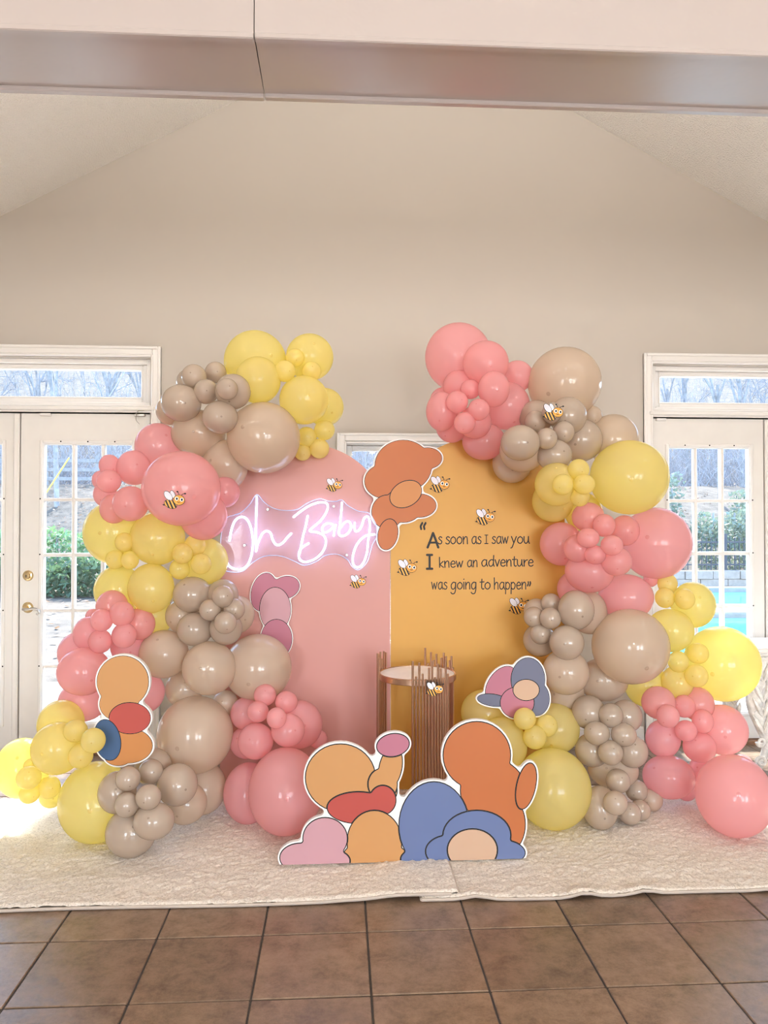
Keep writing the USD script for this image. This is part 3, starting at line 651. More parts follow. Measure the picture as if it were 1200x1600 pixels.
def balloon(col, cx, cy, rx, ry, phrase, where, base, k):
    d = ray(cx, cy); u, v = (cx - 600) / FPX, (800 - cy) / FPX
    fx, fy = 1 / math.sqrt(1 + u * u), 1 / math.sqrt(1 + v * v)
    zc = base / d[1]                                  # axial depth of a point on the plane Y = base
    onL = cx + rx > 372 and cx - rx < 602 and cy + ry > 700
    onR = cx + rx > 622 and cx - rx < 880 and cy + ry > 690
    if PLACED:
        f4 = np.array(PLACED); near = np.hypot((f4[:, 4] - cx) / (f4[:, 6] + rx), (f4[:, 5] - cy) / (f4[:, 7] + ry)) < .86
        zq = (f4[:, :3] - EYE) @ FWD
    while zc > 2.0:
        c = EYE + d * zc
        a, b = rx * zc / FPX * fx, ry * zc / FPX * fy
        R = (a + b) / 2
        ok = c[2] - b >= ZMIN and (not (onL or onR) or c[1] + R <= ARCH - .004) and c[1] + R < WALL - .05
        if ok and PLACED:
            q = np.array([p[:4] for p in PLACED])
            ok = bool(np.all(np.linalg.norm(q[:, :3] - c, axis=1) >= k * (q[:, 3] + R))) and not bool(np.any(near & (zq < zc - .004)))
        if ok: break
        zc -= .012
    PLACED.append((*c, R, cx, cy, rx, ry))
    out = -d / np.linalg.norm(d)
    rx_ = np.cross([0, 0, 1.0], out); rx_ /= np.linalg.norm(rx_); uy_ = np.cross(out, rx_)
    rr = np.random.default_rng(int(cx * 7 + cy * 13))
    ax = np.array([rr.normal() * .38, rr.normal() * .38 - .12, 1.0]); ax /= np.linalg.norm(ax)
    t1 = np.cross(ax, [0, 1, 0]); t1 /= np.linalg.norm(t1); t2 = np.cross(ax, t1)
    Q = np.stack([t1, t2, ax], 1)
    if np.linalg.det(Q) < 0: Q[:, 0] *= -1
    A = np.stack([rx_, uy_, out], 1) @ np.diag([a, b, R]) @ Q
    lab = '%s %s balloon, %s, %s' % (size_word((rx + ry) / 2), COLN[col], phrase, where)
    grp = None
    p = numbered('/World', 'balloon')
    x = UsdGeom.Xform.Define(stage, p)
    first = PROTO.get(col)
    if first is not None:
        x.GetPrim().GetReferences().AddInternalReference(first.GetPath()); x.GetPrim().SetInstanceable(True); x.ClearXformOpOrder()
        x.AddTransformOp(opSuffix='place')
    else:
        x.AddTransformOp()
        PROTO[col] = x.GetPrim()
        for nm, m, mt in (('skin', BM[0], LATEX[col]), ('tip', BM[1], LATEX_TIP[col]), ('knot', BM[2], LATEX[col])):
            obj(nm, m, mt, x.GetPrim(), smooth=True)
    M = Gf.Matrix4d(*A[:, 0], 0, *A[:, 1], 0, *A[:, 2], 0, *c, 1)
    x.GetOrderedXformOps()[0].Set(M)
    keys(x.GetPrim(), lab, 'balloon', 'balloons in ' + where)
def bunch(where, rows, base=3.80, k=.84):
    for r_ in rows:
        col, cx, cy, rx, ry, ph = r_
        balloon(col, cx, cy, rx, ry, ph, where, base, k)
def C(col, cx, cy, r_, ph, ry=None): return (col, cx, cy, r_, ry or r_, ph)

bunch("left garland's top yellow bunch", [
    C('y', 399, 565, 49, 'rearmost at its upper left'), C('y', 484, 558, 37, 'at its upper right'), C('y', 507, 636, 30, 'rearmost at its right edge'),
    C('y', 403, 594, 36, 'in front at its left', 37), C('y', 487, 580, 15, 'right of its three top minis'), C('y', 461, 559, 14.5, 'uppermost of its three top minis'),
    C('y', 445, 580, 17, 'left of its three top minis'), C('y', 475, 625, 38.5, 'its front centre one'),
    C('y', 473, 707, 13, 'lowest left of its bottom minis'), C('y', 479, 683, 16, 'left of its bottom minis'), C('y', 499, 701, 15.5, 'lowest of its bottom minis'), C('y', 507, 672, 16, 'right of its bottom minis')], 3.86)
bunch("left garland's top taupe bunch", [
    C('b', 265, 642, 22, 'peeping out at its far left'), C('p', 247, 698, 37, 'tucked under its left end')], 3.80)
bunch("left garland's upper yellow bunch", [
    C('y', 178, 832, 49, 'at its left edge'), C('y', 320, 877, 37, 'at its right edge'), C('y', 185, 922, 39, 'low at its left'), C('y', 240, 962, 32, 'low at its centre'),
    C('y', 246, 841, 44, 'its upper centre one', 42), C('y', 236, 919, 37, 'its lower centre one', 39),
    C('y', 194, 847, 15, 'top of its left minis'), C('y', 180, 874, 15.5, 'lower left of its left minis'), C('y', 203, 875, 14.5, 'lower right of its left minis'),
    C('y', 305, 852, 17, 'top of its right minis'), C('y', 281, 889, 16.5, 'lowest of its right minis'), C('y', 285, 865, 16.5, 'left of its right minis'), C('y', 314, 881, 16.5, 'right of its right minis')], 3.74)
bunch("left garland's top taupe bunch", [
    C('b', 352, 727, 36, 'low at its right', 40), C('b', 310, 677, 43, 'below the taupe ones', 37), C('t', 297, 598, 22, 'hidden behind its upper left mini'), C('t', 364, 612, 28, 'at its right'),
    C('t', 283, 630, 32, 'at its left', 29), C('t', 344, 652, 28, 'at its bottom', 26), C('t', 337, 582, 17, 'top right of its four minis'), C('t', 303, 589, 20, 'top left of its four minis'),
    C('t', 355, 608, 17, 'right of its four minis'), C('t', 322, 612, 19.5, 'frontmost of its four minis'), C('b', 412, 684, 57.5, 'the round one at its lower right', 56)], 3.80)
bunch("left garland's upper pink bunch", [
    C('p', 351, 769, 24, 'half hidden by the glowing sign'), C('p', 318, 806, 38, 'low at its right'), C('p', 158, 750, 15, 'rearmost at its far left'), C('p', 164, 772, 19, 'low at its far left', 20),
    C('p', 178, 795, 23, 'at its lower left'), C('p', 209, 731, 27.5, 'at its upper left'), C('p', 204, 787, 29, 'left of the giant one', 27.5), C('p', 171, 727, 17, 'top of its left minis'),
    C('p', 170, 752, 20, 'front one of its left minis', 18), C('p', 283.5, 763.5, 62.5, 'with the bee on it', 58.5)], 3.74)
bunch("left garland's middle pink bunch", [
    C('p', 225, 1082, 33, 'behind the tan cutout'), C('p', 122, 1020, 33, 'rearmost at its left'), C('p', 130, 1095, 40, 'lowest at its left', 33), C('p', 200, 1010, 28, 'rearmost at its centre')], 3.66)
bunch("left garland's middle taupe bunch", [
    C('b', 285, 962, 27, 'rearmost at its left'), C('b', 370, 960, 28, 'rearmost at its right', 30), C('b', 288, 1076, 30, 'rearmost under its left'), C('b', 352, 1098, 20, 'rearmost under its right'), C('b', 256, 1022, 40, 'at its left edge', 38)], 3.70)
bunch("left garland's middle pink bunch", [
    C('p', 145, 963, 12, 'the tiny one at its upper left'), C('p', 175, 948, 26, 'at its top'), C('p', 140, 990, 27, 'at its left'), C('p', 218, 975, 25, 'at its right'),
    C('p', 131, 1049, 43, 'the widest one', 38), C('p', 159, 969, 18, 'upper left of its four minis'), C('p', 156.5, 1002, 19, 'lower left of its four minis'),
    C('p', 190.5, 959, 20, 'upper right of its four minis'), C('p', 194, 993, 20, 'lower right of its four minis')], 3.66)
bunch("left garland's middle taupe bunch", [
    C('t', 348, 930, 25, 'at its upper right'), C('t', 353, 982, 26, 'at its lower right'), C('t', 304.5, 983, 28.5, 'at its lower left', 26.5), C('t', 300.5, 929, 31, 'at its upper left', 28),
    C('b', 403, 1043, 53, 'bulging at its right'), C('b', 327, 1044, 43, 'below its taupe ones', 42.5), C('t', 366, 952, 17, 'right of its four minis'), C('t', 348, 932, 17.5, 'top of its four minis'),
    C('t', 352, 973, 17.8, 'lowest of its four minis'), C('t', 328, 953, 17, 'left of its four minis')], 3.68)
bunch("left garland's lower yellow bunch", [
    C('y', 95, 1131, 38, 'rearmost at its top'), C('y', 35, 1200, 45, 'at its far left', 48), C('y', 80, 1243, 20, 'lowest at its left'), C('y', 90, 1169, 43, 'its upper centre one', 42),
    C('y', 150, 1253, 60, 'resting on the rug', 65), C('y', 48, 1197, 12, 'hidden one of its lower minis'), C('y', 46, 1240, 17, 'lowest of its lower minis', 16), C('y', 77, 1230, 18.5, 'right of its lower minis'), C('y', 45, 1215, 20.5, 'left of its lower minis', 19),
    C('y', 126, 1181, 20, 'lowest of its upper minis'), C('y', 118, 1142, 19.5, 'left of its upper minis', 18)], 3.52)
bunch("left garland's lower taupe bunch", [
    C('b', 318, 1231, 36, 'rearmost at its right', 42), C('b', 290, 1255, 34, 'low behind its right'), C('b', 305, 1148, 60, 'above it', 62)], 3.60)
bunch("left garland's lower right pink bunch", [
    C('p', 497, 1155, 15, 'hidden behind its right edge'), C('p', 385, 1160, 26, 'rearmost at its left'), C('p', 388, 1239, 39, 'lowest at its left', 49), C('p', 468, 1132, 36, 'at its right', 38), C('p', 446, 1236, 58, 'resting on the rug', 70), C('p', 450, 1141, 26.5, 'right of centre'),
    C('p', 384, 1115, 24, 'at its upper left', 26), C('p', 399.5, 1158, 28, 'left of centre', 29), C('p', 414, 1086, 17.5, 'top of its four minis'), C('p', 447.5, 1097, 17.5, 'right of its four minis'),
    C('p', 403, 1112, 17, 'left of its four minis'), C('p', 432, 1122, 15.5, 'lowest of its four minis', 17)], 3.62)
bunch("left garland's lower taupe bunch", [
    C('t', 205, 1300, 41, 'resting lowest on the rug'), C('t', 239, 1198, 30, 'at its top'), C('t', 183, 1238, 31, 'at its left', 34), C('t', 277, 1226, 32.5, 'at its right', 34), C('t', 240.5, 1283, 33, 'right of the lowest', 30),
    C('t', 200, 1217, 20, 'upper left of its four minis'), C('t', 235.5, 1205.5, 20, 'upper right of its four minis'), C('t', 198, 1257.5, 19.5, 'lower left of its four minis', 20.5), C('t', 232, 1245.5, 20.5, 'lower right of its four minis')], 3.42)
NLEFT = len(PLACED)
bunch("right garland's top pink bunch", [
    C('p', 716, 558, 52, 'rearmost at its upper left', 54), C('p', 808, 588, 25, 'rearmost at its right'), C('p', 706, 667, 25, 'rearmost at its lower left'), C('p', 759, 568, 36, 'at its top'), C('p', 692, 625, 20, 'hidden at its left'),
    C('p', 790, 634, 38, 'at its right edge'), C('p', 756, 690, 34, 'lowest of it', 29), C('p', 690, 643, 24.5, 'left of its four minis', 31), C('p', 742, 660, 26, 'under its four minis'), C('p', 717, 603, 25, 'above left of its minis'), C('p', 771.5, 608, 25, 'right of its four minis', 28.5),
    C('p', 735, 608.5, 15.5, 'top one of its four minis'), C('p', 714, 628, 17.5, 'left one of its four minis'), C('p', 726, 661, 17, 'lowest one of its four minis'), C('p', 748, 640, 17, 'right one of its four minis')], 3.86)
bunch("right garland's top taupe bunch", [
    C('b', 925, 650, 16, 'the little one at its far right'), C('b', 958, 688, 41, 'at its far right'), C('b', 800, 724, 31, 'lowest at its left'), C('b', 882, 599, 58, 'at its top', 57), C('b', 816, 704, 36, 'low at its left', 34), C('t', 838, 652, 27, 'at its upper left'),
    C('t', 906, 688, 36, 'at its right', 34), C('t', 887, 650, 30, 'at its upper right'), C('t', 813, 692, 31, 'at its left', 28), C('t', 866, 711, 28, 'at its bottom', 25), C('t', 862, 645, 15.5, 'mini with the bee on it', 17), C('t', 836.5, 658.5, 17, 'left of its four minis'),
    C('t', 880.5, 675, 17.5, 'right of its four minis'), C('t', 854, 685.5, 17, 'lowest of its four minis')], 3.80)
bunch("right garland's upper pink bunch", [C('p', 1017, 905, 12, 'the tiny one at its lower right'), C('p', 1025, 849, 57, 'at its right edge', 56)], 3.78)
bunch("right garland's upper yellow bunch", [
    C('y', 912, 800, 30, 'lowest at its centre'), C('y', 864, 783, 33, 'lowest at its left'), C('y', 870, 757, 35, 'at its upper left', 34), C('y', 983, 746, 63, 'at its right', 58), C('y', 906, 776, 15.5, 'lowest of its four minis'), C('y', 904, 734, 17, 'top of its four minis'),
    C('y', 879.5, 757, 16.5, 'left of its four minis'), C('y', 912.5, 756.5, 17.5, 'right of its four minis', 16)], 3.78)
bunch("right garland's upper pink bunch", [
    C('p', 978, 933, 44, 'lowest at its right', 36), C('p', 898, 920, 28, 'lowest at its left'), C('p', 877, 850, 34, 'at its left edge'), C('p', 921, 893, 39, 'low at its centre', 33), C('p', 902, 857, 22, 'left of its four minis'), C('p', 919, 808, 26, 'above left of its minis', 23),
    C('p', 976, 829, 24, 'above right of its minis'), C('p', 963, 877, 25, 'right under its minis', 23), C('p', 944, 821, 18, 'top one of its four minis'), C('p', 919, 840.5, 18, 'left one of its four minis', 15.5), C('p', 930, 867, 17, 'lowest one of its four minis', 15), C('p', 956, 852, 18, 'right one of its four minis', 16)], 3.74)
bunch("right garland's outer yellow bunch", [
    C('y', 1010, 1070, 35, 'rearmost at its lower left'), C('y', 1058, 1066, 26, 'rearmost at its bottom'), C('y', 1083, 945, 36, 'at its top'), C('y', 1128, 1037, 62, 'at its right', 59), C('y', 1047, 985, 38, 'at its left', 34), C('y', 1043, 912, 16, 'top of its upper minis'),
    C('y', 1070, 936, 16.5, 'right of its upper minis'), C('y', 1039, 934, 16, 'left of its upper minis'), C('y', 1060, 1034, 17, 'left of its lower minis'), C('y', 1090, 1021, 18, 'top of its lower minis', 16.5), C('y', 1088, 1056, 19, 'lowest of its lower minis', 18)], 3.74)
bunch("right garland's middle taupe bunch", [
    C('b', 880, 1082, 33, 'rearmost at its bottom'), C('b', 920, 957, 29, 'behind its upper right one', 34), C('t', 838, 955, 20, 'hidden behind its minis'), C('b', 942, 1062, 40, 'at its lower right', 34), C('t', 843, 1000, 26, 'at its lower left'), C('t', 900, 953, 29, 'at its upper right', 31),
    C('b', 884, 1050, 37, 'at its bottom', 36), C('t', 885.5, 1004, 27.5, 'right of its four minis'), C('b', 985, 1010, 62, 'at its right edge', 59), C('t', 834, 964, 16, 'left of its four minis'), C('t', 861, 943, 16, 'top of its four minis'), C('t', 845, 990, 17, 'lowest of its four minis'), C('t', 860, 966, 17, 'frontmost of its four minis')], 3.68)
bunch("right garland's lower pink bunch", [
    C('p', 1160, 1196, 18, 'peeping out above the lowest'), C('p', 1072, 1235, 17, 'rearmost at its bottom'), C('p', 1100, 1205, 25, 'rearmost at its centre'), C('p', 1128, 1140, 42, 'at its upper right', 40), C('p', 1090, 1100, 27, 'above right of its minis'), C('p', 1045, 1214, 42, 'low at its left', 35),
    C('p', 1029, 1098, 27.5, 'above left of its minis', 26), C('p', 1093, 1167, 27, 'below right of its minis', 25), C('p', 1036, 1154, 28, 'below left of its minis', 30), C('p', 1147, 1243, 63, 'resting on the rug', 66), C('p', 1069, 1103.5, 18, 'top one of its four minis'), C('p', 1098, 1127, 17.5, 'right one of its four minis', 19),
    C('p', 1043.7, 1119, 18.5, 'left one of its four minis'), C('p', 1072, 1142, 18, 'lowest one of its four minis', 17)], 3.62)
bunch("right garland's lower yellow bunch", [
    C('y', 795, 1212, 30, 'rearmost behind the orange cutout'), C('y', 756, 1113, 36, 'at its upper left'), C('y', 868, 1138, 38, 'at its upper right', 40), C('y', 783, 1164, 41, 'at its left', 44), C('y', 864, 1232, 60, 'resting on the rug', 65)], 3.66)
bunch("right garland's lower taupe bunch", [
    C('b', 1018, 1250, 18, 'rearmost at its lower right'), C('t', 1000, 1266, 17, 'lowest at its right'), C('b', 958, 1203, 40, 'behind its middle', 30), C('t', 978, 1119, 26, 'at its upper right'), C('t', 920, 1113, 27, 'at its upper left'), C('t', 925, 1172, 27, 'at its left'), C('t', 988, 1174, 25, 'at its right', 26),
    C('t', 938, 1262, 29, 'resting on the rug', 35), C('t', 954.6, 1118, 19.5, 'top of its upper four minis'), C('t', 932.6, 1145.6, 20.5, 'left of its upper four minis', 19), C('t', 974.5, 1148, 20.5, 'right of its upper four minis', 19), C('t', 954, 1176, 20, 'lowest of its upper four minis'),
    C('t', 994.6, 1235.5, 17.7, 'right of its lower minis'), C('t', 965.7, 1220.5, 19.5, 'top of its lower minis'), C('t', 984, 1271, 18.5, 'lowest of its lower minis'), C('t', 961.5, 1254.6, 19.5, 'left of its lower minis')], 3.56)

def front_y(px, py, rad):
    """how far forward the balloons come within rad picture units of a point"""
    y = ARCH
    for X, Y, Z, R, cx, cy, rx, ry in PLACED:
        e = math.hypot((px - cx) / (rx + rad), (py - cy) / (ry + rad))
        if e < 1: y = min(y, Y - R * math.sqrt(max(0, 1 - math.hypot((px - cx) / rx, (py - cy) / ry) ** 2)))
    return y
# minis that lie over the cutouts are placed with them

# ------------------------------------------------------------------ little bee stickers
M_bee = {'o': mat('bee_orange', (.80, .36, .04), .5), 'b': M_black, 'w': mat('bee_wing', (.78, .76, .84), .5), 'e': mat('bee_eye_white', (.9, .88, .85), .5), 'l': mat('bee_light_stripe', (.85, .42, .07), .5)}
def bee_parts():
    c = lambda g: sa.affine_transform(g, [1, 0, 0, -1, -415, 480])       # measured picture-wise, y down
    body = ell(325, 592, 140, 86, 24); head = ell(512, 500, 122, 108, 6)
    w1, w2 = ell(272, 405, 66, 118, -38), ell(372, 375, 44, 88, -24)
    ant = [sg.LineString([(505, 400), (500, 350), (478, 318)]).buffer(6), sg.LineString([(562, 398), (590, 366), (634, 356)]).buffer(6)]
    sting = sg.Polygon([(196, 580), (196, 628), (140, 606)])
    stripes = [sa.rotate(sg.box(255 + i * 78 - 17, 470, 255 + i * 78 + 17, 720), -24, (255 + i * 78, 590)).intersection(body) for i in range(3)]
    L = [('outline', so.unary_union([body, head, w1, w2]).buffer(9), 'b', 0, 3), ('wing', w2, 'w', 1, 6), ('wing_outline', w1.buffer(8), 'b', 1, 6.6), ('wing', w1, 'w', 1, 7.6), ('body', body, 'l', 1, 8)]
    L += [('stripe', s_, 'b', 2, 10) for s_ in stripes] + [('stinger', sting.difference(body), 'b', 0, 6)]
    L += [('head_outline', head.buffer(8), 'b', 1, 11), ('head', head, 'o', 2, 13)]
    for x, y in ((462, 470), (572, 492)):
        L += [('eye', ell(x, y, 42, 44), 'e', 3, 15), ('pupil', ell(x + 4, y, 21, 27), 'b', 4, 17)]
    L += [('antenna', so.unary_union([ant[0], ell(474, 312, 22, 15, 20)]), 'b', 0, 6), ('antenna', so.unary_union([ant[1], ell(642, 356, 24, 17, 0)]), 'b', 0, 6)]
    L += [('smile', sg.LineString([(478, 540), (500, 556), (535, 545)]).buffer(6), 'b', 3, 15)]
    return [(n, c(g), m, a, b) for n, g, m, a, b in L]
BEE = bee_parts()
bee_first = None
def bee(px, py, w_px, Y, label, rot=0):
    """w_px: width in the picture; the sticker stands at its own distance Y, facing the room"""
    global bee_first
    p = at(px, py, Y); s = w_px * Y / FPX / 520.0 * 1.0
    if bee_first is None:
        x = UsdGeom.Xform.Define(stage, numbered('/World', 'bee_sticker')); x.AddTransformOp(); bee_first = x.GetPrim()
        for n, g, m, a, b in BEE:
            obj(n, extrude_xz(g, -b * 1.2, -a * 1.2), M_bee[m], bee_first, smooth=False)
    else:
        x = UsdGeom.Xform.Define(stage, numbered('/World', 'bee_sticker')); x.GetPrim().GetReferences().AddInternalReference(bee_first.GetPath()); x.GetPrim().SetInstanceable(True)
        x.ClearXformOpOrder(); x.AddTransformOp(opSuffix='place')
    x.GetOrderedXformOps()[0].Set(Gf.Matrix4d().SetScale(s) * Gf.Matrix4d().SetRotate(Gf.Rotation((0, 1, 0), rot)) * Gf.Matrix4d().SetTranslate(Gf.Vec3d(*map(float, p))))
    keys(x.GetPrim(), label, 'bee', 'bee stickers around the display')
bee(523, 757, 27, ARCH + .004, 'small bee sticker high on the pink arched board above the sign')
bee(560, 908, 27, ARCH + .004, 'small bee sticker on the pink arched board below the sign')
bee(688, 756, 33, ARCH - .002, 'bee sticker beside the orange cutout at the top of the golden board')
bee(759, 807, 33, ARCH - .002, 'bee sticker just above the first line of the quotation')
bee(637, 886, 33, ARCH - .002, 'bee sticker left of the second line of the quotation')
bee(811, 946, 33, ARCH - .002, 'bee sticker under the end of the quotation beside taupe balloons')
def bee_on(px, py, w, label):
    bee(px, py, w, front_y(px, py, 14) - .012, label)
bee_on(273, 780, 36, 'bee sticker on the giant pink balloon of the left garland')
bee_on(865, 643, 35, 'bee sticker on a taupe balloon near the top of the right garland')

# ------------------------------------------------------------------ round rod-legged table
TY = 3.52
tc = at(652, 1051, TY); TR = 60 / FPX * TY
M_rose = mat('rose_gold', (.62, .40, .28), .28, 1.0)
M_marble = mat('white_marble', (.90, .88, .87), .45, vary=.06, vscale=9)
tb = thing('display_table', 'round white-topped display table on clusters of slim rose-gold rods', 'table', (tc[0], tc[1], 0))
H = float(tc[2])
obj('table_top', lathe([(0, H - .012), (TR - .012, H - .012), (TR - .006, H - .010), (TR - .006, H - .002), (TR - .010, H), (0, H)], 64), M_marble, tb, 'white marble-look top')
obj('rim', lathe([(TR - .010, H - .026), (TR, H - .026), (TR + .002, H - .024), (TR + .002, H + .001), (TR - .004, H + .002), (TR - .006, H - .002), (TR - .010, H - .026)], 64), M_rose, tb)
obj('lower_ring', [tube([(TR * .985 * math.sin(t), -TR * .985 * math.cos(t), .02) for t in np.linspace(0, 2 * math.pi, 64)[:-1]], .008, 8, closed=True)], M_rose, tb)
rr = np.random.default_rng(3)
RODS = {0: [(-9, .085), (-2.5, .075), (1.5, .028), (8, .055), (11, .085), (17, .068), (21, .048), (27, .088)], 1: None, 2: None}
def rods(c_deg, n, span, hs):
    for i in range(n):
        a = math.radians(c_deg - span + 2 * span * i / (n - 1)); h = hs[i % len(hs)]
        x, y = (TR + .006) * math.sin(a), -(TR + .006) * math.cos(a)
        obj('rod', tube([(x, y, .012), (x, y, H + h - .002), (x, y, H + h)], [.0052, .0052, .0044], 8), M_rose, tb)
rods(15, 13, 27, [.085, .018, .078, .03, .006, .055, .085, .012, .070, .048, .006, .088, .02])
rods(135, 13, 27, [.012, .062, .040, .006, .055, .070, .045, .01, .060, .030, .066, .012, .085])
rods(-105, 11, 26, [.075, .082, .05, .085, .018, .078, .06, .088, .03, .05, .075])
bee(680, 1076, 29, TY - TR - .022, 'bee sticker on the front rods of the round display table')

# ------------------------------------------------------------------ plain cutout boards (rounded shapes in flat colours, no figures)
CUT = {k: mat('cutout_' + k, tuple(np.array(S(c)) * .76), .5) for k, c in dict(tan=(226, 166, 104), red=(206, 88, 78), orange=(212, 122, 66), blue=(116, 134, 182), slate=(120, 124, 150), pink=(206, 128, 150), rose=(222, 170, 180), cream=(228, 190, 160), honey=(224, 150, 84), navy=(70, 104, 150)).items()}
def cutout(label, Y, shapes, thick=.02, rim=4, stroke=1.2, cat='cutout board', stand=False, base_z=None):
    """shapes: (colour, picture-wise outline) from back to front on one foam board standing at distance Y"""
    P = [(c, sa.affine_transform(sg.Polygon([(0, 0), (1, 0), (1, 1)]), [1, 0, 0, 1, 0, 0]) if 0 else sg.Polygon([tuple(at(x, y, Y)[[0, 2]]) for x, y in g.exterior.coords]).buffer(0)) for c, g in shapes]
    px = Y / FPX
    t = thing('cutout_board', label, cat)
    back = so.unary_union([p.buffer(rim * px) for _, p in P]).buffer(6 * px).buffer(-6 * px)
    if base_z is not None: back = back.intersection(sg.box(-9, base_z, 9, 9))
    obj('foam_board', extrude_xz(back, Y, Y + thick), M_white, t, smooth=40)
    left = so.unary_union([p for _, p in P]).buffer(stroke * px).intersection(back)
    obj('outline', extrude_xz(left, Y - .0008, Y + .001), M_black, t, smooth=False)
    seen = None
    for i in range(len(P) - 1, -1, -1):
        c, p = P[i]; vis = p if seen is None else p.difference(seen)
        seen = p.buffer(stroke * px * 1.6) if seen is None else seen.union(p.buffer(stroke * px * 1.6))
        vis = vis.intersection(back)
        if vis.area > 1e-6: obj('colour_panel', extrude_xz(vis, Y - .002, Y), CUT[c], t, smooth=False)
    if stand:
        b = back.bounds
        for x in (b[0] + .25 * (b[2] - b[0]), b[0] + .75 * (b[2] - b[0])):
            obj('stand', [cbox(x - .02, x + .02, Y + thick, Y + thick + .14, b[1], b[1] + .012), cbox(x - .004, x + .004, Y + thick, Y + thick + .10, b[1] + .012, b[1] + .16)], M_white, t)
    return t
un = lambda *g: so.unary_union(list(g)).buffer(5).buffer(-5)
FY = 3.07
cutout('wide low cutout board of plain rounded colour shapes standing on the rug in front', FY, [
    ('orange', un(ell(745, 1180, 52, 52), ell(770, 1235, 50, 48), ell(790, 1288, 30, 44))), ('orange', ell(822, 1228, 14, 36, 12)),
    ('tan', un(ell(532, 1215, 54, 52), ell(590, 1235, 30, 26))), ('tan', un(ell(610, 1200, 17, 34, 12), ell(598, 1225, 22, 24))), ('pink', un(ell(614, 1164, 25, 17, -10))),
    ('red', un(ell(560, 1262, 48, 24), ell(598, 1250, 20, 22))),
    ('tan', un(ell(585, 1315, 42, 48), ell(560, 1340, 24, 20), ell(615, 1342, 26, 18))),
    ('blue', un(ell(678, 1290, 54, 68), ell(665, 1342, 38, 18))), ('blue', un(ell(745, 1305, 52, 38), ell(700, 1330, 34, 24), ell(792, 1330, 28, 16, 8))),
    ('cream', ell(738, 1328, 38, 32)), ('rose', un(ell(508, 1310, 34, 32), ell(470, 1340, 32, 22), ell(520, 1345, 26, 16)))], .02, 4, 1.5, stand=True, base_z=.03)
cutout('tan, red and blue plain cutout board set in the left garland', 3.275, [
    ('tan', un(ell(192, 1065, 40, 40), ell(186, 1100, 30, 26))), ('honey', un(ell(200, 1165, 38, 27), ell(185, 1180, 22, 16))), ('red', un(ell(203, 1122, 32, 24))), ('navy', un(ell(168, 1156, 20, 32, -12))), ], .022, 3, .7)
cutout('orange plain rounded cutout board between the tops of the two arched boards', 3.862, [
    ('orange', un(ell(630, 728, 44, 40), ell(600, 752, 30, 26), ell(668, 716, 22, 16))), ('orange', un(ell(605, 800, 24, 26), ell(655, 790, 26, 18), ell(630, 790, 30, 26))), ('orange', un(ell(606, 835, 15, 24, 12))), ('honey', ell(634, 772, 26, 19, -30))], .012, 3, .8)
cutout('rose pink plain rounded cutout board below the glowing sign', 3.868, [
    ('pink', un(ell(412, 925, 19, 30, 14), ell(446, 918, 22, 17, -18))), ('rose', un(ell(430, 952, 24, 34))), ('pink', un(ell(432, 998, 24, 30)))], .008, 2, .6)
cutout('slate blue plain rounded cutout board above the lower yellow balloons', 3.485, [
    ('pink', ell(783, 1070, 20, 32, 34)), ('slate', un(ell(825, 1062, 26, 34), ell(838, 1092, 20, 26))), ('slate', un(ell(770, 1094, 24, 9, 8))), ('pink', un(ell(808, 1098, 26, 24))), ('cream', ell(822, 1078, 20, 16))], .012, 3, .8)

# balloons that lie over the cutouts
def over(col, cx, cy, rx, ry, ph, where, Y):
    balloon(col, cx, cy, rx, ry, ph, where, Y, .84)
over('y', 145.5, 1157, 20, 20, 'right of its upper minis over the cutout', "left garland's lower yellow bunch", 3.20)
over('y', 854.5, 1134, 17, 17.5, 'right of its three minis', "right garland's lower yellow bunch", 3.46)
over('y', 820, 1123, 17.5, 17.5, 'top of its three minis over the cutout', "right garland's lower yellow bunch", 3.42)
over('y', 835.5, 1152, 18.5, 19, 'lowest of its three minis', "right garland's lower yellow bunch", 3.46)

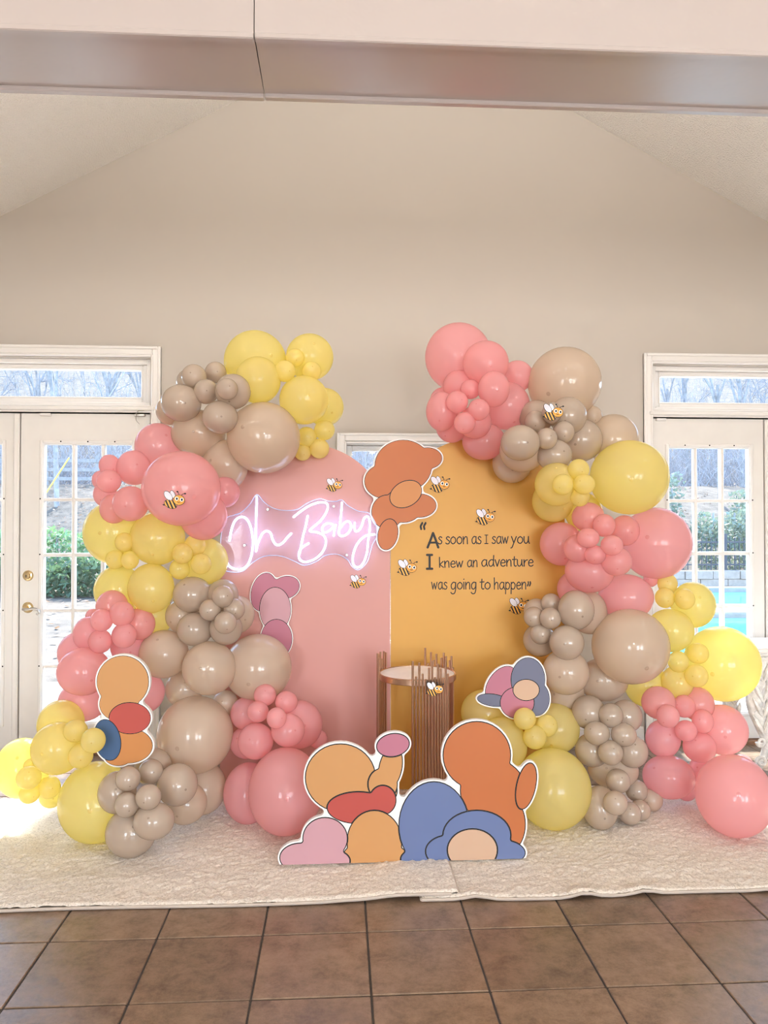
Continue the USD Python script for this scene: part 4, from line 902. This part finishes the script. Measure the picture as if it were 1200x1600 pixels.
# ------------------------------------------------------------------ carved console at the right edge
M_carve = mat('silvered_carving', (.74, .71, .67), .4, .0, vary=.25, vscale=25)
M_ctop = mat('pale_console_top', (.80, .78, .75), .3, vary=.05, vscale=8)
ctop = at(1182, 1022, 4.15)
cx0 = float(ctop[0]) - .01
con = thing('carved_console', 'ornate silver-white carved console table at the right edge', 'console table', (cx0, 4.15, 0))
CH = float(ctop[2]) + .03
obj('top', [cbox(0, 1.15, 0, .42, CH - .028, CH, .008), cbox(.012, 1.14, .012, .41, CH - .046, CH - .028, .006)], M_ctop, con)
obj('apron', cbox(.05, 1.10, .04, .38, CH - .13, CH - .046, .008), M_carve, con)
def spiral(c, r0, turns, up, sgn, y):
    t = np.linspace(0, turns * 2 * math.pi, 30); r_ = r0 * (1 - .75 * t / t[-1])
    return np.stack([c[0] + sgn * r_ * np.cos(t), np.full(30, y), c[1] + up * r_ * np.sin(t)], 1)
for lx in (.075, 1.075):
    for ly in (.05, .36):
        f = -1 if lx < .5 else 1
        leg = obj('leg', tube(spline([(lx, ly, CH - .06), (lx + f * .035, ly, CH - .16), (lx + f * .055, ly, CH - .30), (lx + f * .02, ly, CH - .42), (lx - f * .02, ly, .14), (lx + f * .02, ly, .03), (lx + f * .05, ly, .012)], 8), np.interp(np.linspace(0, 1, 49), [0, .2, .45, .75, 1], [.036, .045, .040, .022, .018]), 12), M_carve, con)
        for cz, r0, up, s_ in ((CH - .09, .036, 1, f), (CH - .20, .028, -1, f), (CH - .36, .03, 1, f), (.16, .026, -1, f), (.05, .03, 1, f)):
            obj('scroll', tube(spiral((lx + f * .03, cz), r0, 1.4, up, s_, ly - .03), np.linspace(.011, .006, 30), 8), M_carve, leg)
        for k, (cz, ln) in enumerate(((CH - .14, .10), (CH - .24, .12), (CH - .33, .11), (.26, .10))):
            for d in (-1, 1):
                pts = spline([(lx + f * .02, ly - .035, cz - ln * .5), (lx + f * .03 + d * .025, ly - .048, cz), (lx + f * .035 + d * .045, ly - .04, cz + ln * .5)], 5)
                obj('carved_leaf', tube(pts, .012 * np.sin(np.linspace(.35, math.pi - .15, len(pts))) + .002, 6), M_carve, leg)
